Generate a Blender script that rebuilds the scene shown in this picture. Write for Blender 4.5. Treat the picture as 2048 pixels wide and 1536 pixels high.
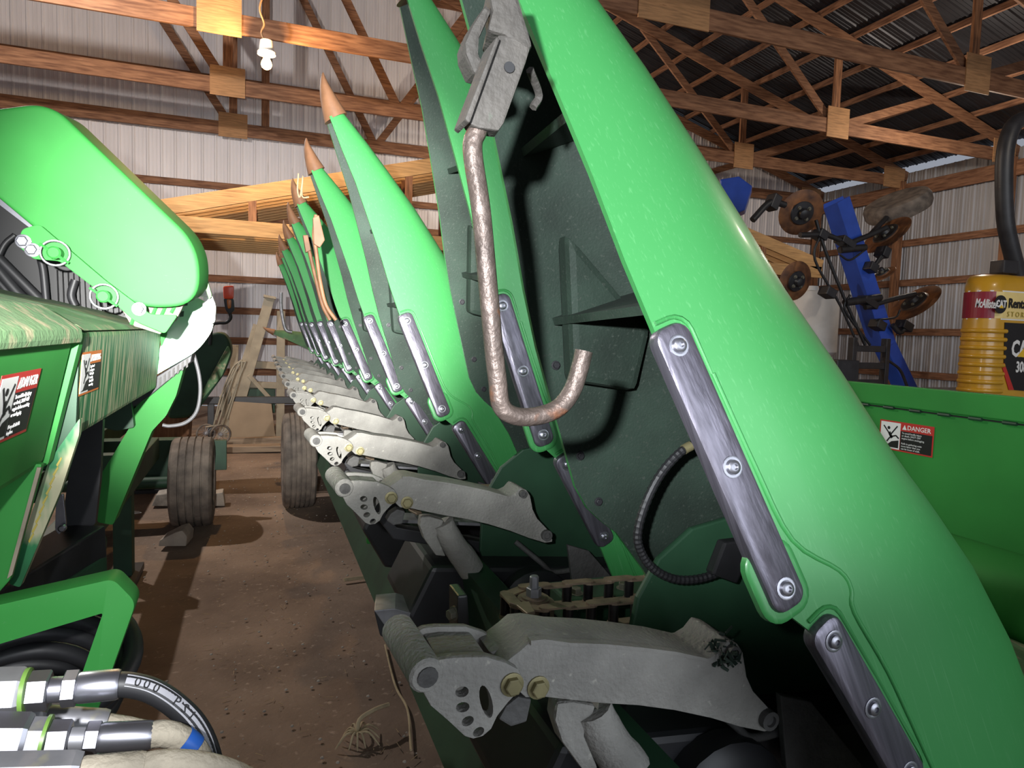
import bpy, bmesh, math, random
from mathutils import Vector, Matrix, noise
random.seed(7)
PI = math.pi
scene = bpy.context.scene
for o in list(bpy.data.objects): bpy.data.objects.remove(o, do_unlink=True)
COL = scene.collection

# ------------------------------------------------------------------ camera
FPX = 1380.0
CAM = Vector((0.0, 0.0, 1.55))
_d = Vector(((516-1024)/FPX, (768-652)/FPX, 1.0)).normalized()
_u = Vector((0.004, 1.0, 0.0)); _u = (_u - _d*_u.dot(_d)).normalized()
_r = _u.cross(_d)
if _r.x < 0: _r = -_r
ROT = Matrix((_r, _d, _u))            # (right, up, forward) -> world
def ray(px, py): return ROT @ Vector(((px-1024)/FPX, (768-py)/FPX, 1.0))
def at(px, py, Y):
    v = ray(px, py); return CAM + v*(Y/v.y)
def atX(px, py, X):
    v = ray(px, py); return CAM + v*(X/v.x)
def atZ(px, py, Z):
    v = ray(px, py); return CAM + v*((Z-CAM.z)/v.z)
cam_data = bpy.data.cameras.new('camera'); cam = bpy.data.objects.new('camera', cam_data); COL.objects.link(cam)
cam_data.sensor_width = 36; cam_data.sensor_fit = 'HORIZONTAL'; cam_data.lens = 36*FPX/2048
cam_data.clip_start = 0.02; cam_data.clip_end = 200
right = ROT @ Vector((1,0,0)); up = ROT @ Vector((0,1,0)); fwd = ROT @ Vector((0,0,1))
m = Matrix((right, up, -fwd)).transposed().to_4x4(); m.translation = CAM
cam.matrix_world = m
scene.camera = cam

# ------------------------------------------------------------------ light and exposure
vs = scene.view_settings
vs.view_transform = 'Standard'; vs.look = 'None'; vs.gamma = 1.0; vs.use_curve_mapping = False
vs.exposure = 0.12
w = bpy.data.worlds.new('world'); scene.world = w; w.use_nodes = True
w.node_tree.nodes['Background'].inputs[0].default_value = (0.80, 0.86, 1.0, 1)
w.node_tree.nodes['Background'].inputs[1].default_value = 0.32
def add_light(name, kind, loc, energy, color, target=None, **kw):
    l = bpy.data.lights.new(name, kind); l.energy = energy; l.color = color
    for k, v in kw.items(): setattr(l, k, v)
    o = bpy.data.objects.new(name, l); COL.objects.link(o); o.location = loc
    if target is not None:
        o.rotation_euler = (Vector(target)-Vector(loc)).to_track_quat('-Z', 'Y').to_euler()
    return o
# hand-held torch just left of the lens: hot beam down the aisle plus its wide spill
TORCH = (-0.13, -0.06, 1.63)
add_light('torch_beam', 'SPOT', TORCH, 1350, (1.0, 0.99, 0.96), at(590, 590, 8.0), spot_size=math.radians(40), spot_blend=1.0, shadow_soft_size=0.012)
add_light('torch_spill', 'SPOT', TORCH, 95, (0.93, 0.96, 1.0), at(1440, 350, 3.0), spot_size=math.radians(73), spot_blend=0.6, shadow_soft_size=0.012)
add_light('torch_spill', 'SPOT', TORCH, 44, (0.97, 0.98, 1.0), at(150, 900, 3.0), spot_size=math.radians(70), spot_blend=0.8, shadow_soft_size=0.012)
# unseen overhead lamps added to brighten the barn (the visible bulb is built below)
for bx_, by_ in ((6.5, 2.0), (10.4, 7.9), (-2.6, 7.2), (5.0, 12.8)):
    add_light('barn_fill_light', 'POINT', (bx_, by_, 4.85), 110 if bx_ > 0 else 560, (1.0, 0.86, 0.70) if bx_ > 0 else (1.0, 0.93, 0.88), shadow_soft_size=0.05)
# soft unseen fill added behind the camera to lift the whole barn
add_light('front_fill_light', 'AREA', (4.0, -6.5, 2.6), 330, (0.85, 0.92, 1.0), (4.5, 6, 2.0), shape='RECTANGLE', size=8.0, size_y=4.2)

# ------------------------------------------------------------------ materials
MATS = {}
def mat(name, base, rough=0.5, metal=0.0, var=0.15, scale=6.0, bump=0.0, bscale=40.0, stretch=None, spec=0.5, emit=None, estr=0.0, dark=None, coat=0.0, speck=None, speck_scale=60.0, speck_amt=0.5, rot=None):
    """procedural principled material: base colour varied by noise, optional stretched grain, specks of a second colour and fine bump"""
    M = bpy.data.materials.new(name); M.use_nodes = True
    nt = M.node_tree; N = nt.nodes; L = nt.links; bs = N['Principled BSDF']
    tc = N.new('ShaderNodeTexCoord'); mp = N.new('ShaderNodeMapping')
    L.new(tc.outputs['Object'], mp.inputs[0])
    if rot:
        m0 = N.new('ShaderNodeMapping'); m0.inputs['Rotation'].default_value = rot
        L.new(tc.outputs['Object'], m0.inputs[0]); L.new(m0.outputs[0], mp.inputs[0])
    if stretch: mp.inputs['Scale'].default_value = stretch
    nz = N.new('ShaderNodeTexNoise'); nz.inputs['Scale'].default_value = scale; nz.inputs['Detail'].default_value = 6
    L.new(mp.outputs[0], nz.inputs['Vector'])
    rp = N.new('ShaderNodeValToRGB')
    b = Vector(base); lo = Vector(dark) if dark else b*(1-var)
    hi = Vector([min(1, c*(1+var)) for c in b])
    rp.color_ramp.elements[0].position = 0.32; rp.color_ramp.elements[1].position = 0.7
    rp.color_ramp.elements[0].color = (*lo, 1); rp.color_ramp.elements[1].color = (*hi, 1)
    L.new(nz.outputs['Fac'], rp.inputs[0])
    out = rp.outputs[0]
    if speck:
        n2 = N.new('ShaderNodeTexNoise'); n2.inputs['Scale'].default_value = speck_scale; n2.inputs['Detail'].default_value = 3
        L.new(mp.outputs[0], n2.inputs['Vector'])
        r2 = N.new('ShaderNodeValToRGB'); r2.color_ramp.elements[0].position = 1-speck_amt*0.62; r2.color_ramp.elements[1].position = min(1, 1-speck_amt*0.62+0.12)
        L.new(n2.outputs['Fac'], r2.inputs[0])
        mx = N.new('ShaderNodeMix'); mx.data_type = 'RGBA'
        L.new(r2.outputs[0], mx.inputs[0]); L.new(out, mx.inputs[6]); mx.inputs[7].default_value = (*speck, 1)
        out = mx.outputs[2]
    L.new(out, bs.inputs['Base Color'])
    bs.inputs['Roughness'].default_value = rough; bs.inputs['Metallic'].default_value = metal
    bs.inputs['Specular IOR Level'].default_value = spec
    if coat: bs.inputs['Coat Weight'].default_value = coat; bs.inputs['Coat Roughness'].default_value = 0.12
    if bump:
        n3 = N.new('ShaderNodeTexNoise'); n3.inputs['Scale'].default_value = bscale; n3.inputs['Detail'].default_value = 4
        L.new(mp.outputs[0], n3.inputs['Vector'])
        bp = N.new('ShaderNodeBump'); bp.inputs['Strength'].default_value = bump; bp.inputs['Distance'].default_value = 0.01
        L.new(n3.outputs['Fac'], bp.inputs['Height']); L.new(bp.outputs[0], bs.inputs['Normal'])
    if emit:
        bs.inputs['Emission Color'].default_value = (*emit, 1); bs.inputs['Emission Strength'].default_value = estr
    MATS[name] = M
    return M
mat('green', (0.048, 0.262, 0.072), 0.40, var=0.06, scale=2, coat=0.12, speck=(0.075, 0.30, 0.10), speck_scale=420, speck_amt=0.66, stretch=(1, 1, 0.022), rot=(0, math.radians(24), 0))
mat('green_machine', (0.036, 0.245, 0.046), 0.6, var=0.12, scale=4, speck=(0.08, 0.27, 0.09), speck_scale=160, speck_amt=0.5, spec=0.25)
mat('green_dusty', (0.13, 0.24, 0.11), 0.8, var=0.25, scale=5, speck=(0.34, 0.31, 0.19), speck_scale=22, speck_amt=0.74, bump=0.15, bscale=90)
mat('green_streaked', (0.025, 0.20, 0.07), 0.5, var=0.35, scale=9, stretch=(2, 9, 0.7), speck=(0.45, 0.43, 0.27), speck_scale=9, speck_amt=0.86)
mat('green_mud', (0.05, 0.12, 0.045), 0.7, var=0.35, scale=7, speck=(0.17, 0.14, 0.08), speck_scale=20, speck_amt=0.6)
mat('green_glare', (0.30, 0.62, 0.38), 0.22, var=0.06, scale=4, coat=0.3)  # green lightened to stand for the torch glare on the end plate
mat('green_dark', (0.018, 0.062, 0.030), 0.55, var=0.3, scale=5, speck=(0.10, 0.13, 0.09), speck_scale=150, speck_amt=0.45)
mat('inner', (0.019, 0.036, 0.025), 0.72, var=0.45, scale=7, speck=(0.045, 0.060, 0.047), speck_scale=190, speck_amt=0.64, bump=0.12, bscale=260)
mat('strip', (0.17, 0.16, 0.195), 0.38, metal=0.7, var=0.3, scale=160, stretch=(1, 1, 0.03), rot=(0, math.radians(24), 0), bump=0.10, bscale=200)
mat('cast', (0.30, 0.29, 0.265), 0.78, var=0.28, scale=9, bump=0.35, bscale=160, speck=(0.50, 0.48, 0.42), speck_scale=70, speck_amt=0.55)
mat('cast_dark', (0.085, 0.083, 0.08), 0.7, var=0.35, scale=12, bump=0.3, bscale=90, speck=(0.22, 0.19, 0.15), speck_scale=45, speck_amt=0.5)
mat('black_paint', (0.022, 0.022, 0.025), 0.45, var=0.3, scale=8, speck=(0.11, 0.10, 0.085), speck_scale=30, speck_amt=0.5)
mat('rubber', (0.018, 0.018, 0.020), 0.5, var=0.3, scale=10)
mat('tyre', (0.19, 0.155, 0.125), 0.9, var=0.25, scale=9, bump=0.4, bscale=60, dark=(0.085, 0.07, 0.06))
mat('zinc', (0.34, 0.34, 0.38), 0.34, metal=0.9, var=0.15, scale=25)
mat('zinc_dusty', (0.28, 0.28, 0.30), 0.5, metal=0.55, var=0.25, scale=25, speck=(0.42, 0.40, 0.30), speck_scale=40, speck_amt=0.5)
mat('bolt_yellow', (0.30, 0.265, 0.14), 0.45, metal=0.5, var=0.2, scale=30)
mat('bolt_dark', (0.20, 0.19, 0.15), 0.5, metal=0.5, var=0.2, scale=30)
mat('boot', (0.22, 0.105, 0.052), 0.6, var=0.28, scale=18, speck=(0.42, 0.30, 0.18), speck_scale=40, speck_amt=0.5)
mat('rod', (0.105, 0.080, 0.068), 0.5, metal=0.5, var=0.35, scale=22, bump=0.3, bscale=120, speck=(0.25, 0.09, 0.035), speck_scale=30, speck_amt=0.62)
mat('rod_bracket', (0.050, 0.045, 0.039), 0.75, var=0.3, scale=20, bump=0.3, bscale=120, speck=(0.05, 0.17, 0.09), speck_scale=22, speck_amt=0.55)
mat('chain', (0.24, 0.18, 0.125), 0.6, metal=0.4, var=0.4, scale=30, speck=(0.30, 0.12, 0.05), speck_scale=40, speck_amt=0.5)
mat('chain_roller', (0.035, 0.033, 0.035), 0.3, metal=0.7, var=0.3, scale=40)
mat('wood', (0.27, 0.135, 0.070), 0.75, var=0.35, scale=5, stretch=(0.7, 7, 7), bump=0.15, bscale=30, dark=(0.14, 0.058, 0.028))
mat('wood_y', (0.25, 0.125, 0.068), 0.75, var=0.35, scale=5, stretch=(7, 0.7, 7), bump=0.15, bscale=30, dark=(0.13, 0.055, 0.028))
mat('wood_z', (0.30, 0.14, 0.065), 0.75, var=0.35, scale=5, stretch=(7, 7, 0.7), bump=0.15, bscale=30, dark=(0.14, 0.06, 0.03))
mat('wood_new', (0.52, 0.31, 0.13), 0.7, var=0.22, scale=5, stretch=(0.7, 8, 8), speck=(0.26, 0.13, 0.05), speck_scale=2.2, speck_amt=0.56)
mat('ply', (0.44, 0.235, 0.105), 0.75, var=0.3, scale=5, stretch=(0.8, 5, 9), speck=(0.20, 0.085, 0.035), speck_scale=5, speck_amt=0.6)
mat('wall_white', (0.80, 0.775, 0.79), 0.45, metal=0.0, var=0.07, scale=1.5, speck=(0.50, 0.47, 0.46), speck_scale=3, speck_amt=0.5, stretch=(3, 3, 0.4))
mat('wall_galv', (0.42, 0.42, 0.44), 0.45, metal=0.35, var=0.16, scale=1.5, stretch=(3, 3, 0.4))
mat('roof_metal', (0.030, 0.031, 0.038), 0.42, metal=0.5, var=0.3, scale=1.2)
mat('tan_steel', (0.30, 0.255, 0.185), 0.7, var=0.2, scale=6, speck=(0.16, 0.13, 0.09), speck_scale=14, speck_amt=0.6)
mat('cardboard', (0.32, 0.235, 0.155), 0.85, var=0.12, scale=4)
mat('plank_dusty', (0.30, 0.225, 0.155), 0.9, var=0.25, scale=4, stretch=(0.6, 6, 6), dark=(0.16, 0.11, 0.075))
mat('block', (0.40, 0.34, 0.28), 0.9, var=0.15, scale=12, bump=0.3, bscale=60)
mat('blue', (0.028, 0.080, 0.42), 0.32, var=0.12, scale=5, coat=0.2)
mat('disc_rust', (0.20, 0.085, 0.033), 0.6, metal=0.3, var=0.4, scale=8, dark=(0.075, 0.035, 0.022))
mat('yellow', (0.58, 0.315, 0.025), 0.3, var=0.08, scale=4, coat=0.3)
mat('white', (0.80, 0.80, 0.78), 0.5, var=0.05)
mat('tank_white', (0.72, 0.72, 0.70), 0.5, var=0.08)
mat('print_white', (0.82, 0.82, 0.80), 0.5, var=0.04)
mat('print_red', (0.52, 0.035, 0.028), 0.5, var=0.05)
mat('print_orange', (0.65, 0.18, 0.03), 0.5, var=0.1)
mat('print_black', (0.012, 0.012, 0.013), 0.5, var=0.1)
mat('print_maroon', (0.27, 0.012, 0.03), 0.4, var=0.05)
mat('print_cream', (0.85, 0.66, 0.26), 0.4, var=0.05)
mat('print_yellow', (0.80, 0.50, 0.03), 0.4, var=0.05)
mat('print_gold', (0.50, 0.40, 0.08), 0.5, var=0.1)
mat('lens_red', (0.90, 0.085, 0.03), 0.25, var=0.05)
mat('lens_amber', (0.55, 0.16, 0.02), 0.25, var=0.1)
mat('reflector_red', (0.80, 0.10, 0.03), 0.35, var=0.05)
mat('oring_green', (0.16, 0.30, 0.06), 0.4, var=0.05)
mat('bulb_glass', (1.0, 0.85, 0.6), 0.3, var=0.0, emit=(1.0, 0.55, 0.18), estr=22)
mat('porcelain', (0.78, 0.76, 0.72), 0.3, var=0.04)
mat('band_grey', (0.34, 0.34, 0.37), 0.5, var=0.15, scale=30)
mat('cord', (0.42, 0.24, 0.12), 0.6, var=0.1)
mat('cable_grey', (0.13, 0.13, 0.135), 0.4, var=0.1)
mat('straw', (0.36, 0.26, 0.145), 0.85, var=0.25, scale=15)
mat('stalk', (0.46, 0.37, 0.23), 0.85, var=0.25, scale=15)
mat('pebble', (0.40, 0.36, 0.31), 0.9, var=0.3, scale=20)
mat('sleeve', (0.36, 0.32, 0.25), 0.85, var=0.3, scale=25, bump=0.4, bscale=120)
mat('blue_tape', (0.02, 0.10, 0.42), 0.4, var=0.1)
mat('dirt', (0.27, 0.195, 0.142), 0.95, var=0.2, scale=1.3, bump=0.5, bscale=40, dark=(0.13, 0.088, 0.064), speck=(0.34, 0.26, 0.20), speck_scale=30, speck_amt=0.6)

# ------------------------------------------------------------------ mesh helpers
WPOS = {}
def V(*a): return Vector(a)
class B:
    def __init__(s): s.bm = bmesh.new(); s.mi = 0
    def face(s, vs, mi=None):
        try: f = s.bm.faces.new(vs)
        except ValueError: return None
        f.material_index = s.mi if mi is None else mi
        return f
    def poly(s, pts, mi=None): return s.face([s.bm.verts.new(p) for p in pts], mi)
    def box(s, c, size, rot=None):
        c = Vector(c); h = Vector(size)/2
        R = rot if rot is not None else Matrix.Identity(3)
        vs = [s.bm.verts.new(c + R @ Vector((h.x*x, h.y*y, h.z*z))) for x in (-1, 1) for y in (-1, 1) for z in (-1, 1)]
        for idx in ((0,1,3,2), (4,6,7,5), (0,4,5,1), (2,3,7,6), (0,2,6,4), (1,5,7,3)): s.face([vs[i] for i in idx])
        return s
    def beam(s, a, b, wdt, hgt, upv=(0, 0, 1)):
        """box beam from a to b; wdt across, hgt along upv"""
        a = Vector(a); b = Vector(b); d = b-a; L = d.length; d = d/L
        u = Vector(upv); sd = d.cross(u)
        if sd.length < 1e-5: u = Vector((0, 1, 0)); sd = d.cross(u)
        sd.normalize(); u = sd.cross(d)
        R = Matrix((d, sd, u)).transposed()
        return s.box((a+b)/2, (L, wdt, hgt), R)
    def prism(s, pts, vec):
        vec = Vector(vec); n = len(pts)
        a = [s.bm.verts.new(Vector(p)) for p in pts]; b = [s.bm.verts.new(Vector(p)+vec) for p in pts]
        s.face(a[::-1]); s.face(b)
        for i in range(n): s.face([a[i], a[(i+1) % n], b[(i+1) % n], b[i]])
        return s
    def rings(s, rings, cap=True, closed=True, mi=None):
        R = [[s.bm.verts.new(p) for p in r] for r in rings]
        n = len(R[0])
        for i in range(len(R)-1):
            for j in range(n if closed else n-1):
                k = (j+1) % n
                s.face([R[i][j], R[i][k], R[i+1][k], R[i+1][j]], mi)
        if cap and closed:
            s.face(R[0][::-1], mi); s.face(R[-1], mi)
        return R
    def tube(s, path, r, n=10, cap=True):
        path = [Vector(p) for p in path]; rr = r if isinstance(r, (list, tuple)) else [r]*len(path)
        t0 = (path[1]-path[0]).normalized()
        u = t0.orthogonal().normalized(); rings = []
        for i, p in enumerate(path):
            t = (path[min(i+1, len(path)-1)]-path[max(i-1, 0)]).normalized()
            u = (u - t*u.dot(t)).normalized(); v = t.cross(u)
            rings.append([p + (u*math.cos(2*PI*k/n)+v*math.sin(2*PI*k/n))*rr[i] for k in range(n)])
        s.rings(rings, cap); return s
    def lathe(s, prof, org, axis, n=16, phase=0.0):
        """prof: list of (distance along axis, radius)"""
        org = Vector(org); ax = Vector(axis).normalized(); u = ax.orthogonal().normalized(); v = ax.cross(u)
        rings = []
        for h, r in prof:
            r = max(r, 1e-5)
            rings.append([org+ax*h+(u*math.cos(2*PI*k/n+phase)+v*math.sin(2*PI*k/n+phase))*r for k in range(n)])
        s.rings(rings, True); return s
    def torus(s, c, axis, R, r, n=28, m_=8, a0=0, a1=2*PI):
        ax = Vector(axis).normalized(); u = ax.orthogonal().normalized(); v = ax.cross(u); c = Vector(c)
        full = abs(a1-a0-2*PI) < 1e-4
        rings = []
        for i in range(n if full else n+1):
            a = a0+(a1-a0)*i/n; e = u*math.cos(a)+v*math.sin(a)
            rings.append([c+e*(R+r*math.cos(2*PI*k/m_))+ax*r*math.sin(2*PI*k/m_) for k in range(m_)])
        if full: rings.append(rings[0])
        s.rings(rings, not full)
        if full: bmesh.ops.remove_doubles(s.bm, verts=s.bm.verts, dist=1e-5)
        return s
    def make(s, name, m, parent=None, origin=None, smooth=None, bevel=0.0, seg=2, kind=None):
        bm = s.bm
        bmesh.ops.recalc_face_normals(bm, faces=bm.faces)
        if bevel:
            bmesh.ops.remove_doubles(bm, verts=bm.verts, dist=1e-5)
            es = [e for e in bm.edges if len(e.link_faces) == 2 and e.calc_face_angle(0) > math.radians(28)]
            try: bmesh.ops.bevel(bm, geom=es, offset=bevel, segments=seg, affect='EDGES', profile=0.6, clamp_overlap=True)
            except Exception: pass
        pw = WPOS.get(parent, Vector((0, 0, 0))) if parent else Vector((0, 0, 0))
        if origin is None:
            if parent: org = pw.copy()
            else:
                lo = Vector([min(v.co[i] for v in bm.verts) for i in range(3)]); hi = Vector([max(v.co[i] for v in bm.verts) for i in range(3)])
                org = Vector(((lo.x+hi.x)/2, (lo.y+hi.y)/2, lo.z))
        else: org = Vector(origin)
        for v in bm.verts: v.co -= org
        if smooth is not None:
            for f in bm.faces: f.smooth = True
            for e in bm.edges:
                if len(e.link_faces) == 2 and e.calc_face_angle(0) > math.radians(smooth): e.smooth = False
        me = bpy.data.meshes.new(name); bm.to_mesh(me); bm.free()
        ms = m if isinstance(m, (list, tuple)) else [m]
        for x in ms: me.materials.append(MATS[x])
        o = bpy.data.objects.new(name, me); COL.objects.link(o)
        if parent: o.parent = parent
        o.location = org-pw; WPOS[o] = org
        if kind: o['kind'] = kind
        return o
def tag(o, label, cat, group=None, kind=None):
    o['label'] = label; o['category'] = cat
    if group: o['group'] = group
    if kind: o['kind'] = kind
    return o
def thing(name, loc, label, cat, group=None):
    o = bpy.data.objects.new(name, None); COL.objects.link(o); o.location = Vector(loc); WPOS[o] = Vector(loc)
    o.empty_display_size = 0.1
    return tag(o, label, cat, group)
def structure(o): o['kind'] = 'structure'; return o
def copy_tree(o, parent, delta=(0, 0, 0)):
    c = o.copy(); COL.objects.link(c); c.parent = parent
    c.location = o.location + Vector(delta); WPOS[c] = WPOS[o]+Vector(delta)
    for ch in o.children: copy_child(ch, c)
    return c
def copy_child(o, parent):
    c = o.copy(); COL.objects.link(c); c.parent = parent
    for ch in o.children: copy_child(ch, c)
def text_part(name, body, m, parent, org, ux, uy, size, ext=0.0004, align='LEFT', shear=0.0, sx=1.0, bold=0.0):
    """flat lettering as a mesh, lying in the plane ux, uy"""
    cu = bpy.data.curves.new('t', 'FONT'); cu.body = body; cu.size = size; cu.extrude = ext; cu.align_x = align; cu.shear = shear; cu.resolution_u = 2; cu.offset = bold
    t = bpy.data.objects.new('t', cu); COL.objects.link(t)
    me = bpy.data.meshes.new_from_object(t.evaluated_get(bpy.context.evaluated_depsgraph_get()))
    bpy.data.objects.remove(t, do_unlink=True); bpy.data.curves.remove(cu)
    ux = Vector(ux).normalized(); uy = Vector(uy); uy = (uy-ux*uy.dot(ux)).normalized(); nz = ux.cross(uy)
    R = Matrix((ux, uy, nz)).transposed(); org = Vector(org); pw = WPOS[parent]
    for v in me.vertices: v.co = R @ Vector((v.co.x*sx, v.co.y, v.co.z)) + org - pw
    me.materials.clear(); me.materials.append(MATS[m]); me.update()
    o = bpy.data.objects.new(name, me); COL.objects.link(o); o.parent = parent; WPOS[o] = pw
    return o
def hexbolt(b, c, ax, r, h, washer=True):
    c = Vector(c); ax = Vector(ax).normalized()
    if washer: b.lathe([(0, r*1.35), (h*0.22, r*1.35), (h*0.25, r*1.2)], c, ax, 18)
    b.lathe([(h*0.15, r), (h*0.9, r), (h, r*0.86)], c, ax, 6, 0.3)
def smoothpath(pts, n=6):
    pts = [Vector(p) for p in pts]; out = []
    P = [pts[0]*2-pts[1]]+pts+[pts[-1]*2-pts[-2]]
    for i in range(1, len(P)-2):
        for k in range(n):
            t = k/n; a, b, c, d = P[i-1], P[i], P[i+1], P[i+2]
            out.append(0.5*((2*b)+(c-a)*t+(2*a-5*b+4*c-d)*t*t+(3*b-a-3*c+d)*t**3))
    out.append(pts[-1]); return out

# ================================================================== THE BARN
BACKY = 14.42; RX = 13.62; LX = -14.5; MIDX = -0.45; EAVE = 5.42; PITCH = 0.30; FRONT = -7.0
def roofz(x): return EAVE + PITCH*(min(RX-x, x-(2*MIDX-RX)))
# floor
b = B(); nx, ny = 104, 84; X0, X1, Y0, Y1 = LX, RX, FRONT, BACKY
grid = []
for j in range(ny+1):
    row = []
    for i in range(nx+1):
        x = X0+(X1-X0)*i/nx; y = Y0+(Y1-Y0)*j/ny
        z = 0.022*noise.noise((x*0.9, y*0.9, 0)) + 0.010*noise.noise((x*2.7, y*2.7, 3.0)) - 0.012
        row.append(b.bm.verts.new((x, y, min(z, 0.0))))
    grid.append(row)
for j in range(ny):
    for i in range(nx): b.face([grid[j][i], grid[j][i+1], grid[j+1][i+1], grid[j+1][i]])
structure(b.make('floor', 'dirt', smooth=60, origin=(0, 0, 0)))
# walls: an empty-faced sill mesh carries the sheets and girts as pieces
def sheet(x0, x1, z0f, rib_h=0.022, out=1):
    """ribbed sheet profile between x0 and x1: list of (x, depth)"""
    pr = []; n = 4; p = (x1-x0)/n
    for k in range(n):
        a = x0+k*p
        pr += [(a, 0), (a+0.018, rib_h), (a+0.042, rib_h), (a+0.060, 0), (a+p*0.46, 0), (a+p*0.48, 0.006), (a+p*0.54, 0.006), (a+p*0.56, 0), (a+p*0.74, 0), (a+p*0.76, 0.006), (a+p*0.82, 0.006), (a+p*0.84, 0)]
    pr.append((x1, 0)); return pr
b = B(); b.box(((LX+RX)/2, BACKY+0.06, 0.07), (RX-LX, 0.05, 0.14)); wall_back = structure(b.make('wall_back', 'plank_dusty', origin=((LX+RX)/2, BACKY, 0)))
x = LX
while x < RX-0.05:
    x1 = min(x+0.914, RX); b = B(); pr = sheet(x, x1, 0)
    lo = [b.bm.verts.new((px_, BACKY-dd, 0.05)) for px_, dd in pr]; hi = [b.bm.verts.new((px_, BACKY-dd, roofz(px_)-0.02)) for px_, dd in pr]
    for k in range(len(pr)-1): b.face([lo[k], lo[k+1], hi[k+1], hi[k]])
    lo2 = [b.bm.verts.new((px_, BACKY+0.03, 0.05)) for px_ in (x, x1)]; hi2 = [b.bm.verts.new((px_, BACKY+0.03, roofz(px_)-0.02)) for px_ in (x, x1)]
    b.face([lo2[0], hi2[0], hi2[1], lo2[1]])
    b.make('wall_sheet', 'wall_white', wall_back)
    x = x1
for z in (0.65, 1.255, 1.83, 2.43, 3.04, 3.62, 4.16, 6.12, 7.18, 8.25):
    b = B(); xs = LX+0.1; xe = RX-0.1
    if z > EAVE:
        dx = (z-EAVE)/PITCH; xs = 2*MIDX-RX+dx; xe = RX-dx
    b.box(((xs+xe)/2, BACKY-0.045, z), (xe-xs, 0.045, 0.13)); b.make('girt', 'wood', wall_back, bevel=0.004, seg=1)
b = B(); b.box((at(531, 200, 14.3).x, BACKY-0.11, 6.9), (0.14, 0.07, 3.4)); b.make('wall_stud', 'wood_z', wall_back, bevel=0.004, seg=1)
b = B(); b.box((RX+0.06, (FRONT+BACKY)/2, 0.07), (0.05, BACKY-FRONT, 0.14)); wall_right = structure(b.make('wall_right', 'plank_dusty', origin=(RX, (FRONT+BACKY)/2, 0)))
y = FRONT
while y < BACKY-0.05:
    y1 = min(y+0.914, BACKY); b = B(); pr = sheet(y, y1, 0, 0.026)
    lo = [b.bm.verts.new((RX-dd, p_, 0.05)) for p_, dd in pr]; hi = [b.bm.verts.new((RX-dd, p_, EAVE-0.02)) for p_, dd in pr]
    for k in range(len(pr)-1): b.face([lo[k], lo[k+1], hi[k+1], hi[k]])
    lo2 = [b.bm.verts.new((RX+0.03, p_, 0.05)) for p_ in (y, y1)]; hi2 = [b.bm.verts.new((RX+0.03, p_, EAVE-0.02)) for p_ in (y, y1)]
    b.face([lo2[0], hi2[0], hi2[1], lo2[1]])
    b.make('wall_sheet', 'wall_galv', wall_right)
    y = y1
for z in (0.93, 1.86, 2.95, 3.83):
    b = B(); b.box((RX-0.05, (FRONT+BACKY)/2, z), (0.045, BACKY-FRONT-0.2, 0.15)); b.make('girt', 'wood_y', wall_right, bevel=0.004, seg=1)
b = B(); b.box((RX-0.10, (FRONT+BACKY)/2, 4.99), (0.06, BACKY-FRONT-0.2, 0.30)); b.make('eave_plank', 'wood_y', wall_right, bevel=0.004, seg=1)
b = B(); b.box((LX-0.05, (FRONT+BACKY)/2, 2.7), (0.06, BACKY-FRONT, 5.4)); structure(b.make('wall_left', 'wall_white', origin=(LX, (FRONT+BACKY)/2, 0)))
for i, yy in enumerate((14.2, 11.76, 9.35, 6.94, 4.5)):
    b = B(); b.box((RX-0.16, yy, 2.6), (0.14, 0.15, 5.2)); o = b.make('wall_post', 'wood_z', bevel=0.006, seg=1)
    tag(o, ['brown timber post in the back corner of the barn', 'brown timber post on the side wall behind the blue toolbar', 'brown timber post on the side wall, next before the blue toolbar', 'brown timber post on the side wall beside the yellow machine', 'brown timber post on the side wall nearest the viewer'][i], 'post', 'posts along the side wall')
# roof sheets with purlins
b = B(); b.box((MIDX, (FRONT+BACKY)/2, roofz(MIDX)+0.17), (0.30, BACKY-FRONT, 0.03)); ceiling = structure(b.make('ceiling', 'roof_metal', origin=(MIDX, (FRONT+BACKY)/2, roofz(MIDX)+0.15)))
def roof_sheet(side):
    b = B(); pr = sheet(0, 0.914, 0, 0.02); xe = RX if side > 0 else 2*MIDX-RX
    a = [b.bm.verts.new((MIDX, FRONT+p_, roofz(MIDX)+0.13-dd)) for p_, dd in pr]; c = [b.bm.verts.new((xe, FRONT+p_, roofz(xe)+0.13-dd)) for p_, dd in pr]
    for k in range(len(pr)-1): b.face([a[k], a[k+1], c[k+1], c[k]])
    d = [b.bm.verts.new((x_, FRONT+p_, roofz(x_)+0.16)) for x_, p_ in ((MIDX, 0), (xe, 0), (xe, 0.914), (MIDX, 0.914))]
    b.face(d)
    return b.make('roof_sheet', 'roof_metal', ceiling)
for side in (1, -1):
    p = roof_sheet(side)
    for k in range(1, 24):
        if FRONT+0.914*k > BACKY-0.1: break
        c = p.copy(); COL.objects.link(c); c.location.y += 0.914*k
pu = None
for k in range(19):
    for side in (1, -1):
        x = MIDX+side*(0.25+0.74*k)
        if x > RX-0.1 or x < 2*MIDX-RX+0.1: continue
        if pu is None:
            b = B(); b.box((x, (FRONT+BACKY)/2, roofz(x)+0.055), (0.045, BACKY-FRONT-0.1, 0.10)); pu = b.make('purlin', 'wood_y', ceiling, origin=(x, (FRONT+BACKY)/2, roofz(x)+0.055))
        else:
            c = pu.copy(); COL.objects.link(c); c.location = Vector((x, (FRONT+BACKY)/2, roofz(x)+0.055))-WPOS[ceiling]
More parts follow.
